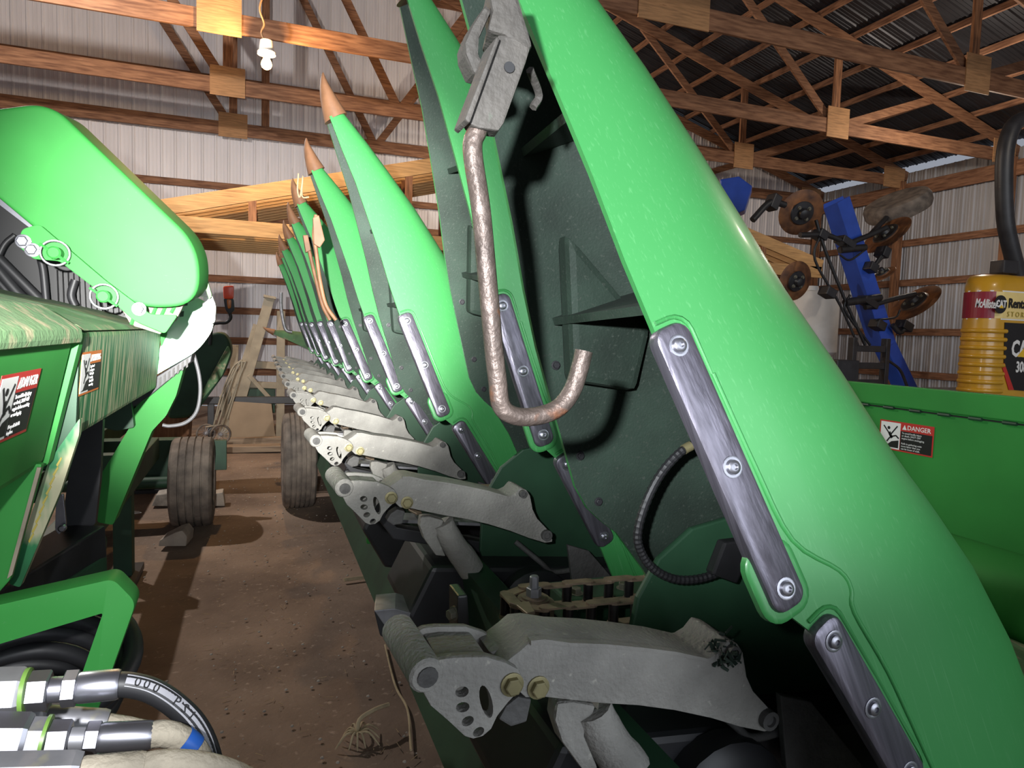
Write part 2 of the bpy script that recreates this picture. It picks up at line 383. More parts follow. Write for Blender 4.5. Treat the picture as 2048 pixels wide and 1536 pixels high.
# trusses
CH = 5.20
def truss(Y, label):
    t = thing('roof_truss', (MIDX, Y, CH-0.12), label, 'truss', 'trusses under the barn roof')
    L0 = 2*MIDX-RX
    b = B(); b.box((MIDX, Y, CH), (RX-L0-0.2, 0.042, 0.235)); b.make('bottom_chord', 'wood', t, bevel=0.004, seg=1)
    for sgn in (1, -1):
        b = B(); xe = RX if sgn > 0 else L0
        b.beam((MIDX, Y, roofz(MIDX)-0.10), (xe, Y, roofz(xe)-0.10), 0.042, 0.20); b.make('top_chord', 'wood', t, bevel=0.004, seg=1)
    for nxp in (MIDX, MIDX+4.8, MIDX+9.6, MIDX-4.8, MIDX-9.6):
        b = B(); b.beam((nxp, Y+0.045, CH-0.1), (nxp, Y+0.045, roofz(nxp)-0.1), 0.045, 0.14, (1, 0, 0)); b.make('web', 'wood_z', t)
    for x0, x1 in ((0.0, -2.4), (2.65, 0.35), (2.65, 4.7), (9.6, 7.2), (9.6, 11.8), (-7.2, -4.9), (-7.2, -9.4)):
        a = MIDX+x0; c = MIDX+x1; b = B()
        b.beam((a, Y+0.045, CH), (c, Y+0.045, roofz(c)-0.12), 0.042, 0.14); b.make('web', 'wood', t, bevel=0.003, seg=1)
    for gx, gw, gh in ((MIDX+4.8, 0.92, 0.42), (MIDX, 0.50, 0.44), (MIDX+9.6, 0.46, 0.50), (RX-0.42, 0.60, 0.44), (MIDX-4.8, 0.92, 0.42), (L0+0.42, 0.6, 0.44)):
        b = B(); b.box((gx, Y-0.03, CH+0.06), (gw, 0.016, gh)); b.make('gusset_plate', 'ply', t)
    return t
truss(6.94, 'nearest roof truss crossing the upper right, with a wide plywood splice')
truss(9.35, 'second nearest roof truss, whose chord passes behind the hanging light bulb')
truss(11.76, 'third roof truss, between the bulb truss and the back wall')
truss(14.22, 'farthest roof truss, flush against the white back wall')
truss(4.53, 'overhead roof truss just above the picture, nearest the viewer')
# hanging bulb
bp = at(533, 125, 9.1)
t = thing('hanging_light', bp, 'lit bare bulb in a white socket hanging from an orange cord', 'lamp')
b = B(); b.tube(smoothpath([(bp.x-0.06, 9.1, bp.z+1.15), (bp.x-0.03, 9.1, bp.z+0.85), (bp.x-0.08, 9.1, bp.z+0.62), (bp.x-0.03, 9.1, bp.z+0.45), (bp.x-0.06, 9.1, bp.z+0.34), (bp.x-0.02, 9.1, bp.z+0.24)]), 0.012, 8); b.make('cord', 'cord', t, smooth=60)
b = B(); b.lathe([(0.07, 0.055), (0.09, 0.105), (0.115, 0.108), (0.13, 0.09), (0.25, 0.075), (0.26, 0.03)], bp, (0, 0, 1), 24); b.make('socket', 'porcelain', t, smooth=40)
b = B(); b.lathe([(-0.085, 0.001), (-0.08, 0.025), (-0.06, 0.052), (-0.03, 0.064), (0.0, 0.060), (0.03, 0.045), (0.055, 0.034), (0.075, 0.032)], bp, (0, 0, 1), 20); b.make('bulb', 'bulb_glass', t, smooth=60)
lb = add_light('bulb_light', 'POINT', bp+Vector((0, -0.16, -0.05)), 200, (1.0, 0.62, 0.28), shadow_soft_size=0.06)

# ================================================================== SPARE TRUSSES STACKED AT THE BACK
SPL = 2.82; SX0 = -1.38; SX1 = 9.5; SM = (SX0+SX1)/2
def spare(Y, label, dz=0.0):
    t = thing('spare_truss', (SM, Y, SPL+dz-0.1), label, 'truss', 'new trusses stored upright at the back')
    b = B(); b.box((SM, Y, SPL+dz), (SX1-SX0, 0.04, 0.20)); b.make('bottom_chord', 'wood_new', t, bevel=0.003, seg=1)
    ap = SPL+dz+0.12+0.262*(SX1-SX0)/2
    for s in (1, -1):
        xe = SX1 if s > 0 else SX0
        b = B(); b.beam((SM, Y, ap), (xe, Y, SPL+dz+0.12), 0.04, 0.20); b.make('top_chord', 'wood_new', t, bevel=0.003, seg=1)
    for k, f in enumerate((0.0, 0.2, 0.4, 0.6, 0.8)):
        for s in ((1,) if f == 0 else (1, -1)):
            x = SM+s*f*(SX1-SX0)/2*0.95; zt = ap-0.262*abs(x-SM)-0.08
            if zt-SPL < 0.25: continue
            b = B(); b.beam((x, Y, SPL+dz+0.09), (x, Y, zt), 0.036, 0.10, (1, 0, 0)); b.make('web', 'wood_z', t)
    return t
order = ['front one', 'second one', 'third one', 'fourth one', 'fifth one', 'sixth one', 'seventh one', 'eighth one', 'back one']
for k in range(9):
    spare(9.85+0.27*k, 'pale new wooden truss stored below the roof, %s of the upright stack' % order[k], 0.0)
# posts that carry the stack
for x_, lb_ in ((-1.15, 'square timber prop under the left end of the new trusses'), (8.9, 'square timber prop under the right end of the new trusses'), (2.9, 'square timber prop under the middle of the new trusses')):
    for y_ in (9.85, 12.0):
        b = B(); b.box((x_, y_, (SPL-0.2)/2), (0.12, 0.12, SPL-0.2)); tag(b.make('timber_prop', 'wood_z', bevel=0.004, seg=1), lb_+(', front' if y_ < 10 else ', back'), 'post')
    b = B(); b.box((x_, 10.93, SPL-0.15), (0.10, 2.4, 0.10)); tag(b.make('cross_bearer', 'wood_y', bevel=0.004, seg=1), 'wooden bearer running under the '+('right end' if x_ > 5 else 'middle' if x_ > 0 else 'left end')+' of the new truss stack', 'beam')

# ================================================================== CORN HEADER
ROW = 0.762
HD = thing('corn_header', (1.1, 4.4, 0.0), 'long green corn header with pointed snouts folded up and grey cast arms', 'corn header')
# snout stations in local x (towards the back of the header), z; y = 0 is the snout's middle.  (edge point, crown point, half width)
ST = [((0.183, 2.168), (0.226, 2.193), 0.040), ((0.222, 2.075), (0.302, 2.115), 0.060), ((0.264, 1.980), (0.376, 2.032), 0.085), ((0.303, 1.875), (0.460, 1.936), 0.112),
      ((0.342, 1.768), (0.532, 1.842), 0.140), ((0.373, 1.672), (0.596, 1.755), 0.165), ((0.405, 1.585), (0.655, 1.672), 0.188), ((0.452, 1.470), (0.742, 1.570), 0.212),
      ((0.498, 1.355), (0.825, 1.470), 0.230), ((0.524, 1.316), (0.850, 1.443), 0.234), ((0.552, 1.292), (0.875, 1.416), 0.237), ((0.583, 1.270), (0.900, 1.388), 0.238),
      ((0.640, 1.200), (0.970, 1.312), 0.240), ((0.714, 1.078), (1.050, 1.205), 0.240), ((0.790, 0.955), (1.118, 1.085), 0.240), ((0.850, 0.850), (1.150, 0.960), 0.236)]
NU = 22; NEXP = 2.7
def sect(E_, K_, h, off=0.0):
    """open U section from near edge over the crown to far edge"""
    E_ = Vector((E_[0], 0, E_[1])); K_ = Vector((K_[0], 0, K_[1])); d = K_-E_; t = d.length; d = d/t
    pts = []
    for k in range(NU+1):
        th = PI*k/NU; c = math.cos(th); s = math.sin(th)
        y = -(h-off)*math.copysign(abs(c)**(2/NEXP), c); q = (t-off)*abs(s)**(2/NEXP)
        pts.append(E_+d*q+Vector((0, y, 0)))
    return pts
def interp(f):
    i = min(int(f), len(ST)-2); r = f-i; a, c = ST[i], ST[i+1]
    L = lambda p, q: tuple(p[k]+(q[k]-p[k])*r for k in range(2))
    return L(a[0], c[0]), L(a[1], c[1]), a[2]+(c[2]-a[2])*r
def surf(f, q, off=0.0):
    """point on the near side wall at station f, distance q from the lower edge (with outward offset)"""
    E_, K_, h = interp(f); e = Vector((E_[0], 0, E_[1])); k = Vector((K_[0], 0, K_[1])); t = (k-e).length; d = (k-e)/t
    s = min(q/t, 0.999); y = -h*(1-s**NEXP)**(1/NEXP)
    return e+d*q+Vector((0, y-off, 0))
def bar_on_face(P0, P1, wdt, thick, n):
    """rounded flat bar from P0 to P1 lying on a face with outward normal n"""
    d = (P1-P0); L = d.length; d = d/L; n = (n-d*n.dot(d)).normalized(); s = d.cross(n); r = wdt/2*0.86; N_ = 8
    out = []
    c0 = P0+d*(wdt/2); c1 = P1-d*(wdt/2)
    for k in range(N_+1): a = -PI/2+PI*k/N_; out.append(c1+d*(math.cos(a)*wdt/2*1.0)+s*(math.sin(a)*wdt/2))
    for k in range(N_+1): a = PI/2+PI*k/N_; out.append(c0+d*(math.cos(a)*wdt/2*1.0)+s*(math.sin(a)*wdt/2))
    # squared-off super-ellipse ends
    return out, d, s, n
SN_ORG = Vector((1.05, 0.0, 1.0))
def rounded_bar(b, P0, P1, wdt, thick, n, ninset=0.006):
    d = (P1-P0).normalized(); n = (n-d*n.dot(d)).normalized(); s = d.cross(n); L = (P1-P0).length; c = (P0+P1)/2; rc = wdt*0.36
    def ring(inset, h):
        a = L/2-inset; w_ = wdt/2-inset; r_ = max(rc-inset, 0.001); pts = []
        for cx, cy, a0 in ((a-r_, w_-r_, 0), (-a+r_, w_-r_, PI/2), (-a+r_, -w_+r_, PI), (a-r_, -w_+r_, 1.5*PI)):
            for k in range(6):
                an = a0+PI/2*k/5; pts.append(c+d*(cx+r_*math.cos(an))+s*(cy+r_*math.sin(an))+n*h)
        return pts
    b.rings([ring(0, -0.006), ring(0, thick*0.45), ring(0.0018, thick*0.8), ring(ninset, thick)], True)
    return d, s, n
def lip(b, P0, P1, wdt, n, crown, r=0.0028):
    """raised moulded lip along the crown side and top of a wear strip"""
    d = (P1-P0).normalized(); n = (n-d*n.dot(d)).normalized(); s = d.cross(n); L = (P1-P0).length; c = (P0+P1)/2; rc = wdt*0.36; pts = []
    if s.dot(crown) < 0: s = -s
    a = L/2; w_ = wdt/2
    pts = [c-d*a-s*(w_*0.3)]
    for k in range(5): an = PI+PI/2*-k/4; pts.append(c+d*(-a+rc+rc*math.cos(an))+s*(w_-rc+rc*math.sin(an)))
    pts.append(c+s*w_)
    for k in range(5): an = PI/2*(1-k/4); pts.append(c+d*(a-rc+rc*math.cos(an))+s*(w_-rc+rc*math.sin(an)))
    b.tube(pts, r, 6)
def torx(b, c, n, r=0.0105):
    b.lathe([(0, r*1.15), (0.0015, r*1.15), (0.002, r*0.95), (0.0015, r*0.75), (0.0045, r*0.72), (0.006, r*0.5), (0.0062, r*0.3), (0.004, r*0.28), (0.004, 0.0001)], c, n, 18)
def build_snout(name, Yc, parent, detail=True):
    O = SN_ORG+Vector((0, Yc, 0)); sh = Vector((0, Yc, 0))
    b = B()
    outer = [[p+sh for p in sect(*s_)] for s_ in ST]; inner = [[p+sh for p in sect(*s_, off=0.009)] for s_ in ST]
    Ro = b.rings(outer, False, False, 0); Ri = b.rings(inner, False, False, 1)
    for i in range(len(ST)-1):
        for j in (0, NU): b.face([Ro[i][j], Ro[i+1][j], Ri[i+1][j], Ri[i][j]], 0)
    for i in (0, len(ST)-1):
        for j in range(NU): b.face([Ro[i][j], Ro[i][j+1], Ri[i][j+1], Ri[i][j]], 0)
    sn = b.make(name, ['green', 'inner'], parent, origin=O, smooth=50)
    # horn-shaped tip boot
    b = B(); rings = []
    spine = [((0.174, 2.155), (0.238, 2.194), 0.046), ((0.165, 2.190), (0.216, 2.220), 0.042), ((0.157, 2.225), (0.197, 2.246), 0.034), ((0.1535, 2.255), (0.181, 2.269), 0.024), ((0.1545, 2.282), (0.169, 2.289), 0.013), ((0.158, 2.300), (0.163, 2.302), 0.004)]
    for E_, K_, h in spine:
        e = Vector((E_[0], 0, E_[1])); k = Vector((K_[0], 0, K_[1])); c = (e+k)/2; d = (k-e)/2
        rings.append([c+d*math.cos(2*PI*j/16)+Vector((0, h*math.sin(2*PI*j/16), 0))+sh for j in range(16)])
    b.rings(rings, True); b.make('boot_tip', 'boot', sn, smooth=60)
    # wear strips on both side walls with their screws
    for side in (-1,):
        fl = lambda p: Vector((p.x, p.y*(1 if side < 0 else -1), p.z))
        for f0, f1, q0, q1, nb in ((5.95, 8.75, 0.013, 0.016, 3), (10.55, 13.0, 0.016, 0.016, 3)):
            P0 = fl(surf(f0, q0)); P1 = fl(surf(f1, q1)); Q = fl(surf((f0+f1)/2, 0.09)); M_ = fl(surf((f0+f1)/2, 0.02))
            n = (P1-P0).cross(Q-M_).normalized()
            if n.y*side < 0: n = -n
            wdt = 0.046; P0 = P0+sh; P1 = P1+sh
            if f0 < 9: P0 = P0+(P0-P1).normalized()*0.010; P1 = P1+(P1-P0).normalized()*0.030
            b = B(); d, s_, n = rounded_bar(b, P0, P1, wdt, 0.011, n); b.make('wear_strip', 'strip', sn, smooth=35)
            if side < 0:
                if f0 < 9:
                    b = B(); rounded_bar(b, P1-d*0.075, P1+d*0.011, wdt+0.020, 0.005, n); b.make('strip_tab', 'green', sn, smooth=35)
                b = B(); lip(b, P0-d*0.007, P1+d*0.007, wdt+0.014, n, Q-M_); b.make('strip_lip', 'green', sn, smooth=60)
            for k in range(nb):
                c = P0+d*(0.024)+(P1-P0-d*0.048)*(k/(nb-1))+n*0.0105
                b = B(); torx(b, c, n); b.make('screw', 'zinc', sn, smooth=35)
    # moulded gusset between the two strips
    if detail:
        b = B(); g = [surf(9.1, 0.065), surf(10.4, 0.085), surf(8.0, 0.085), surf(7.4, 0.064)]
        pth = [p+sh+Vector((0, 0.0008, 0)) for p in (surf(6.4, 0.046), surf(7.3, 0.050), surf(8.0, 0.060), surf(9.4, 0.088), surf(10.2, 0.080), surf(11.0, 0.058), surf(12.0, 0.052), surf(13.0, 0.052), surf(14.0, 0.052))]
        b.tube(smoothpath(pth, 4), 0.0030, 8); b.make('moulded_ridge', 'green', sn, smooth=60)
    # inner braces
    for f, frac, tilt in ((3.2, 0.62, 0.03), (5.6, 0.75, 0.10)):
        E_, K_, h = interp(f); pts = [p+sh for p in sect(E_, (E_[0]+(K_[0]-E_[0])*0.97, E_[1]+(K_[1]-E_[1])*0.97), h-0.011)]
        e = Vector((E_[0], Yc, E_[1])); k = Vector((K_[0], Yc, K_[1]))
        d = (k-e).normalized(); pts = [p+d*(0.035*(1 if i in (0, NU) else 0)) for i, p in enumerate(pts)]
        dn = Vector((d.z, 0, -d.x))
        b = B(); b.prism(pts, dn*0.012); b.make('inner_brace', 'inner', sn)
    for f in (6.3, 7.6, 8.9, 11.5, 13.0):
        E_, K_, h = interp(f); e = Vector((E_[0], 0, E_[1])); k = Vector((K_[0], 0, K_[1])); d = (k-e).normalized()
        c = e+d*0.022+Vector((0, h*0.985-0.009, 0))+sh; b = B(); hexbolt(b, c, (0, -1, 0), 0.0055, 0.006); b.make('inner_bolt', 'black_paint', sn)
    # inner shelf moulding along the far wall
    b = B(); a0 = [interp(4.6), interp(6.6)]
    pts = []
    for f, dq in ((4.4, 0.06), (6.5, 0.02), (6.9, 0.12), (6.2, 0.17)):
        E_, K_, h = interp(f); e = Vector((E_[0], 0, E_[1])); k = Vector((K_[0], 0, K_[1])); d = (k-e).normalized()
        pts.append(e+d*dq+Vector((0, h*0.86, 0))+sh)
    b.prism(pts, (0, -0.045, 0.0)); b.make('wall_moulding', 'inner', sn, bevel=0.012)
    return sn
YC0 = 0.715
S1 = build_snout('snout', YC0, HD)
snouts = [S1]
for n in range(1, 10):
    snouts.append(copy_tree(S1, HD, (0, ROW*n, 0)))
# far end divider lies folded down and muddy
fe = copy_tree(S1, HD, (0, ROW*10, 0)); fe.rotation_euler.y = math.radians(-45); fe.location += Vector((0.55, -0.02, 0.25))
fe.data = fe.data.copy(); fe.data.materials[0] = MATS['green_mud']; fe.data.materials[1] = MATS['green_mud']; fe['label'] = 'muddy end snout folded down, pointing to the aisle'
# each raised snout hangs a little differently
random.seed(3)
POSE = {0: ((-0.0415, 0.0132, -0.0233), (-0.0063, 0.0728, -0.0556)), 1: ((0.1249, 0.0714, -0.0083), (0.0074, 0.1242, 0.0096)), 2: ((0.0348, 0.0375, 0.014), (-0.031, 0.0258, -0.0189))}
for n, s_ in enumerate(snouts):
    e_, d_ = POSE.get(n, ((0.03+random.uniform(-.01, .01), 0.022+random.uniform(-.012, .012), 0.008), (-0.02, 0.015, -0.012)))
    s_.rotation_euler = e_; s_.location += Vector(d_)
S1['label'] = 'nearest snout, seen large from its side'

# prop rods hanging from the snouts
def px1(px, py, Y=0.60): return at(px, py, Y)
# --- the big rod on the nearest snout
Yr = 0.56
R = []
rod = [(965, 235), (955, 262), (945, 300), (962, 420), (975, 560), (986, 680), (995, 760), (1003, 812), (1030, 832), (1075, 832), (1118, 815), (1145, 780), (1160, 735), (1168, 702)]
pth = [at(px, py, Yr+0.0) for px, py in rod]
clev0 = at(975, 215, Yr)
b = B(); b.tube(smoothpath(pth, 5), 0.0082, 12)
PR = b.make('prop_rod', 'rod', HD, origin=pth[0], smooth=50); PR['label'] = 'rusty steel prop rod bent into a hook'
b = B(); out = [(934, 240), (997, 69), (1030, 74), (1061, 94), (1052, 125), (1008, 246), (998, 261), (960, 256), (940, 248)]
b.prism([at(px, py, Yr-0.012) for px, py in out], (0.003, 0.022, 0.0)); b.make('clevis', 'rod_bracket', PR, bevel=0.003)
b = B(); b.prism([at(px, py, Yr-0.02) for px, py in [(930, 238), (993, 72), (1001, 76), (940, 246)]], (0.0, 0.035, 0.0)); b.make('clevis_flange', 'rod_bracket', PR, bevel=0.002)
b = B(); b.lathe([(0, 0.0045), (0.0012, 0.0045)], at(1018, 135, Yr-0.0135), (0, -1, 0), 14); b.make('pin_hole', 'print_black', PR)
b = B(); out = [(975, -30), (1030, -30), (1066, 92), (1050, 104), (1010, 70), (975, 60), (985, 20)]
b.prism([at(px, py, Yr+0.04) for px, py in out], (0.01, 0.05, 0.0)); b.make('rod_mount', 'rod_bracket', PR, bevel=0.004)
b = B(); b.prism([at(px, py, Yr+0.05) for px, py in [(972, 8), (985, 20), (960, 75), (958, 110), (972, 128), (968, 150), (948, 146), (932, 108), (930, 85), (945, 50)]], (0.0, 0.03, 0.0)); b.make('rod_keeper', 'rod_bracket', PR, bevel=0.006)
b = B(); b.tube(smoothpath([at(1060, 140, Yr+0.03), at(1078, 190, Yr+0.05), at(1066, 215, Yr+0.05)], 4), 0.004, 6); b.make('wire_end', 'rod_bracket', PR, smooth=60)
# --- smaller rods on farther snouts (fourth, fifth, last)
def small_rod(pts, Y, r, name='prop_rod', mt='boot'):
    b = B(); b.tube(smoothpath([at(px, py, Y) for px, py in pts], 4), r, 8); return b.make(name, mt, HD, origin=at(*pts[0], Y), smooth=50)
r4 = small_rod([(632, 430), (628, 470), (632, 500), (640, 560), (652, 610), (672, 640)], 2.72, 0.0075)
b = B(); b.prism([at(px, py, 2.70) for px, py in [(626, 435), (638, 430), (650, 480), (640, 495), (628, 488)]], (0, 0.03, 0)); b.make('clevis', 'boot', r4, bevel=0.003)
r5 = small_rod([(610, 475), (618, 500), (632, 560), (645, 610), (660, 640)], 3.45, 0.009)
b = B(); b.prism([at(px, py, 3.43) for px, py in [(606, 470), (616, 470), (622, 500), (612, 505)]], (0, 0.04, 0)); b.make('clevis', 'boot', r5, bevel=0.003)
r10 = small_rod([(562, 585), (562, 612), (566, 640), (572, 660), (584, 664)], 7.2, 0.016, mt='zinc_dusty')
tw = small_rod([(597, 347), (595, 380), (600, 394), (606, 352), (604, 392), (618, 394)], 2.74, 0.003, 'twine', 'straw'); tw['label'] = 'pale twine tied under the tip boot'

# ---- cast snout support arms
YA = 0.735; TA = 0.085
def C(cx, cy): return (700+cx*0.48828, 1100+cy*0.48828)        # from a magnified view of the first arm
def build_arm(parent):
    o0 = at(*C(760, 560), YA)
    arm = [(620, 472), (700, 410), (742, 372), (800, 366), (905, 381), (1050, 386), (1200, 400), (1340, 418), (1470, 446), (1512, 420), (1548, 372), (1590, 384), (1612, 420), (1628, 520), (1655, 580), (1700, 628), (1745, 680), (1748, 735), (1700, 748), (1600, 728), (1480, 692), (1330, 660), (1180, 640), (1040, 632), (905, 618), (800, 606), (720, 608), (690, 580), (660, 520)]
    P = [at(*C(*p), YA) for p in arm]
    b = B(); b.prism(P, (0.0, TA, 0.0))
    A = b.make('support_arm', 'cast', parent, origin=o0, bevel=0.0045, seg=2, smooth=50)
    # raised side web between flanges
    rib = [(742, 372), (800, 366), (905, 381), (1050, 386), (1200, 400), (1340, 418), (1470, 446), (1470, 460), (1340, 432), (1200, 414), (1050, 400), (905, 396), (800, 384), (742, 392)]
    b = B(); b.prism([at(*C(*p), YA-0.004) for p in rib], (0, 0.012, 0)); b.make('flange', 'cast', A)
    # bolt eyes at the tail
    for cx, cy, r in ((1560, 412, 0.007), (1705, 688, 0.010)):
        b = B(); b.lathe([(-0.004, r*1.35), (0.010, r*1.35), (0.0105, r*0.8), (0.006, r*0.75), (0.006, 0.0005)], at(*C(cx, cy), YA), (0, -1, 0), 16); b.make('bolt_eye', 'cast_dark', A, smooth=40)
    # head plate with paw-print holes: outer outline with holes cut by a boolean
    head = [(285, 560), (330, 470), (372, 448), (430, 440), (560, 438), (640, 462), (690, 488), (712, 530), (700, 572), (650, 625), (605, 682), (580, 735), (545, 765), (505, 776), (470, 765), (400, 700), (330, 640)]
    holes = [((447, 560), 27, 21, 0.3), ((450, 622), 27, 20, 0.2), ((470, 678), 26, 18, 0.5), ((514, 722), 25, 17, 0.6), ((545, 600), 24, 66, 0.25)]
    c0 = at(*C(500, 600), YA); sc = (at(*C(600, 600), YA)-c0).length/100
    b = B(); b.prism([at(*C(*p), YA-0.012) for p in head], (0, 0.016, 0)); H = b.make('head_plate', 'cast', A, bevel=0.003, smooth=50)
    cb = B()
    ux = (at(*C(600, 600), YA)-c0).normalized(); uz = (at(*C(500, 500), YA)-c0).normalized()
    for (cx, cy), rx, ry, an in holes:
        c = at(*C(cx, cy), YA); pts = []
        for k in range(16):
            a = 2*PI*k/16; x_ = rx*math.cos(a); y_ = ry*math.sin(a)
            X_ = x_*math.cos(an)-y_*math.sin(an); Y_ = x_*math.sin(an)+y_*math.cos(an)
            pts.append(c+ux*(X_*sc)+uz*(Y_*sc)+Vector((0, -0.05, 0)))
        cb.prism(pts, (0, 0.1, 0))
    cut = cb.make('cutter', 'cast')
    mo = H.modifiers.new('b', 'BOOLEAN'); mo.operation = 'DIFFERENCE'; mo.object = cut; mo.solver = 'EXACT'; mo.use_self = True
    bpy.context.view_layer.update()
    # bring the cutter into the plate's frame and bake the holes
    me = bpy.data.meshes.new_from_object(H.evaluated_get(bpy.context.evaluated_depsgraph_get()))
    H.modifiers.clear()
    if len(me.polygons) > 20: H.data = me
    bpy.data.objects.remove(cut, do_unlink=True)
    # back plate of the fork
    b = B(); b.prism([at(*C(*p), YA-0.012)+Vector((0, 0.085, 0)) for p in head], (0, 0.012, 0)); b.make('head_back_plate', 'cast', A, bevel=0.003, smooth=50)
    # cross roll that carries the snout
    p0 = at(*C(318, 520), YA-0.016); p1 = p0+Vector((-0.012, 0.115, 0.008))
    b = B(); b.tube([p0, p0+(p1-p0)*0.03, p0+(p1-p0)*0.97, p1], [0.0175, 0.0205, 0.0205, 0.0175], 18); b.make('cross_roll', 'cast', A, smooth=40)
    b = B(); b.lathe([(0, 0.012), (0.002, 0.012), (0.002, 0.001)], p0, (p0-p1), 14); b.make('roll_bore', 'cast_dark', A)
    # webbing bridging the two plates behind the roll
    b = B(); b.prism([at(*C(*p), YA) for p in [(360, 452), (430, 442), (560, 440), (580, 462), (430, 475), (370, 520)]], (0, 0.075, 0)); b.make('bridge', 'cast', A, bevel=0.006, smooth=50)
    b = B(); b.prism([at(*C(*p), YA+0.03) for p in [(570, 420), (640, 395), (730, 340), (780, 345), (880, 380), (700, 410), (620, 468)]], (0, 0.05, 0)); b.make('far_cheek', 'cast', A, bevel=0.004, smooth=50)
    for cx, cy, yy in ((663, 550, 0.012), (770, 562, 0.0)):
        b = B(); hexbolt(b, at(*C(cx, cy), YA-yy), (0, -1, 0), 0.0105, 0.010); b.make('hex_bolt', 'bolt_yellow', A, smooth=35)
    # hanging tab and cast strut below
    b = B(); b.prism([at(*C(*p), YA+0.02) for p in [(690, 600), (745, 612), (725, 705), (660, 725), (610, 695), (640, 640)]], (0, 0.03, 0)); b.make('tab', 'cast_dark', A, bevel=0.003)
    q = [at(*C(cx, cy), YA+0.045) for cx, cy in ((985, 640), (1010, 700), (1060, 790), (1130, 880), (1180, 960))]
    b = B(); b.tube(smoothpath(q, 3), [0.028]*4+[0.029]*4+[0.031]*5, 14); b.make('strut', 'cast', A, smooth=60)
    b = B(); b.prism([at(*C(*p), YA+0.03) for p in [(915, 622), (1010, 640), (960, 760), (1020, 900), (950, 900), (870, 790), (840, 700), (850, 630)]], (0, 0.03, 0)); b.make('strut_web', 'cast', A, bevel=0.005)
    return A
A1 = build_arm(HD)
arms = [A1]
for n in range(1, 11):
    a = copy_tree(A1, HD, (0.0, 0.02+ROW*n, 0.022 if n != 1 else 0.035))
    a.rotation_euler.y = math.radians(random.uniform(-1.2, 1.2)); arms.append(a)
LC = at(1462, 1318, YA-0.01)
b = B(); random.seed(5)
for k in range(170):
    p = LC+Vector((random.gauss(0, 0.008), random.gauss(0.02, 0.013), random.gauss(0, 0.008))); d = Vector((random.gauss(0, 1), random.gauss(0, 1), random.gauss(0, 1))).normalized()*random.uniform(0.002, 0.008)
    b.beam(p-d, p+d, random.uniform(0.001, 0.005), random.uniform(0.001, 0.004))
tag(b.make('chaff_clump', 'inner'), 'dark clump of chaff stuck on the tail of the nearest cast arm', 'plant debris')
A1['label'] = 'nearest cast arm, dark and shaded, with paw-print holes'

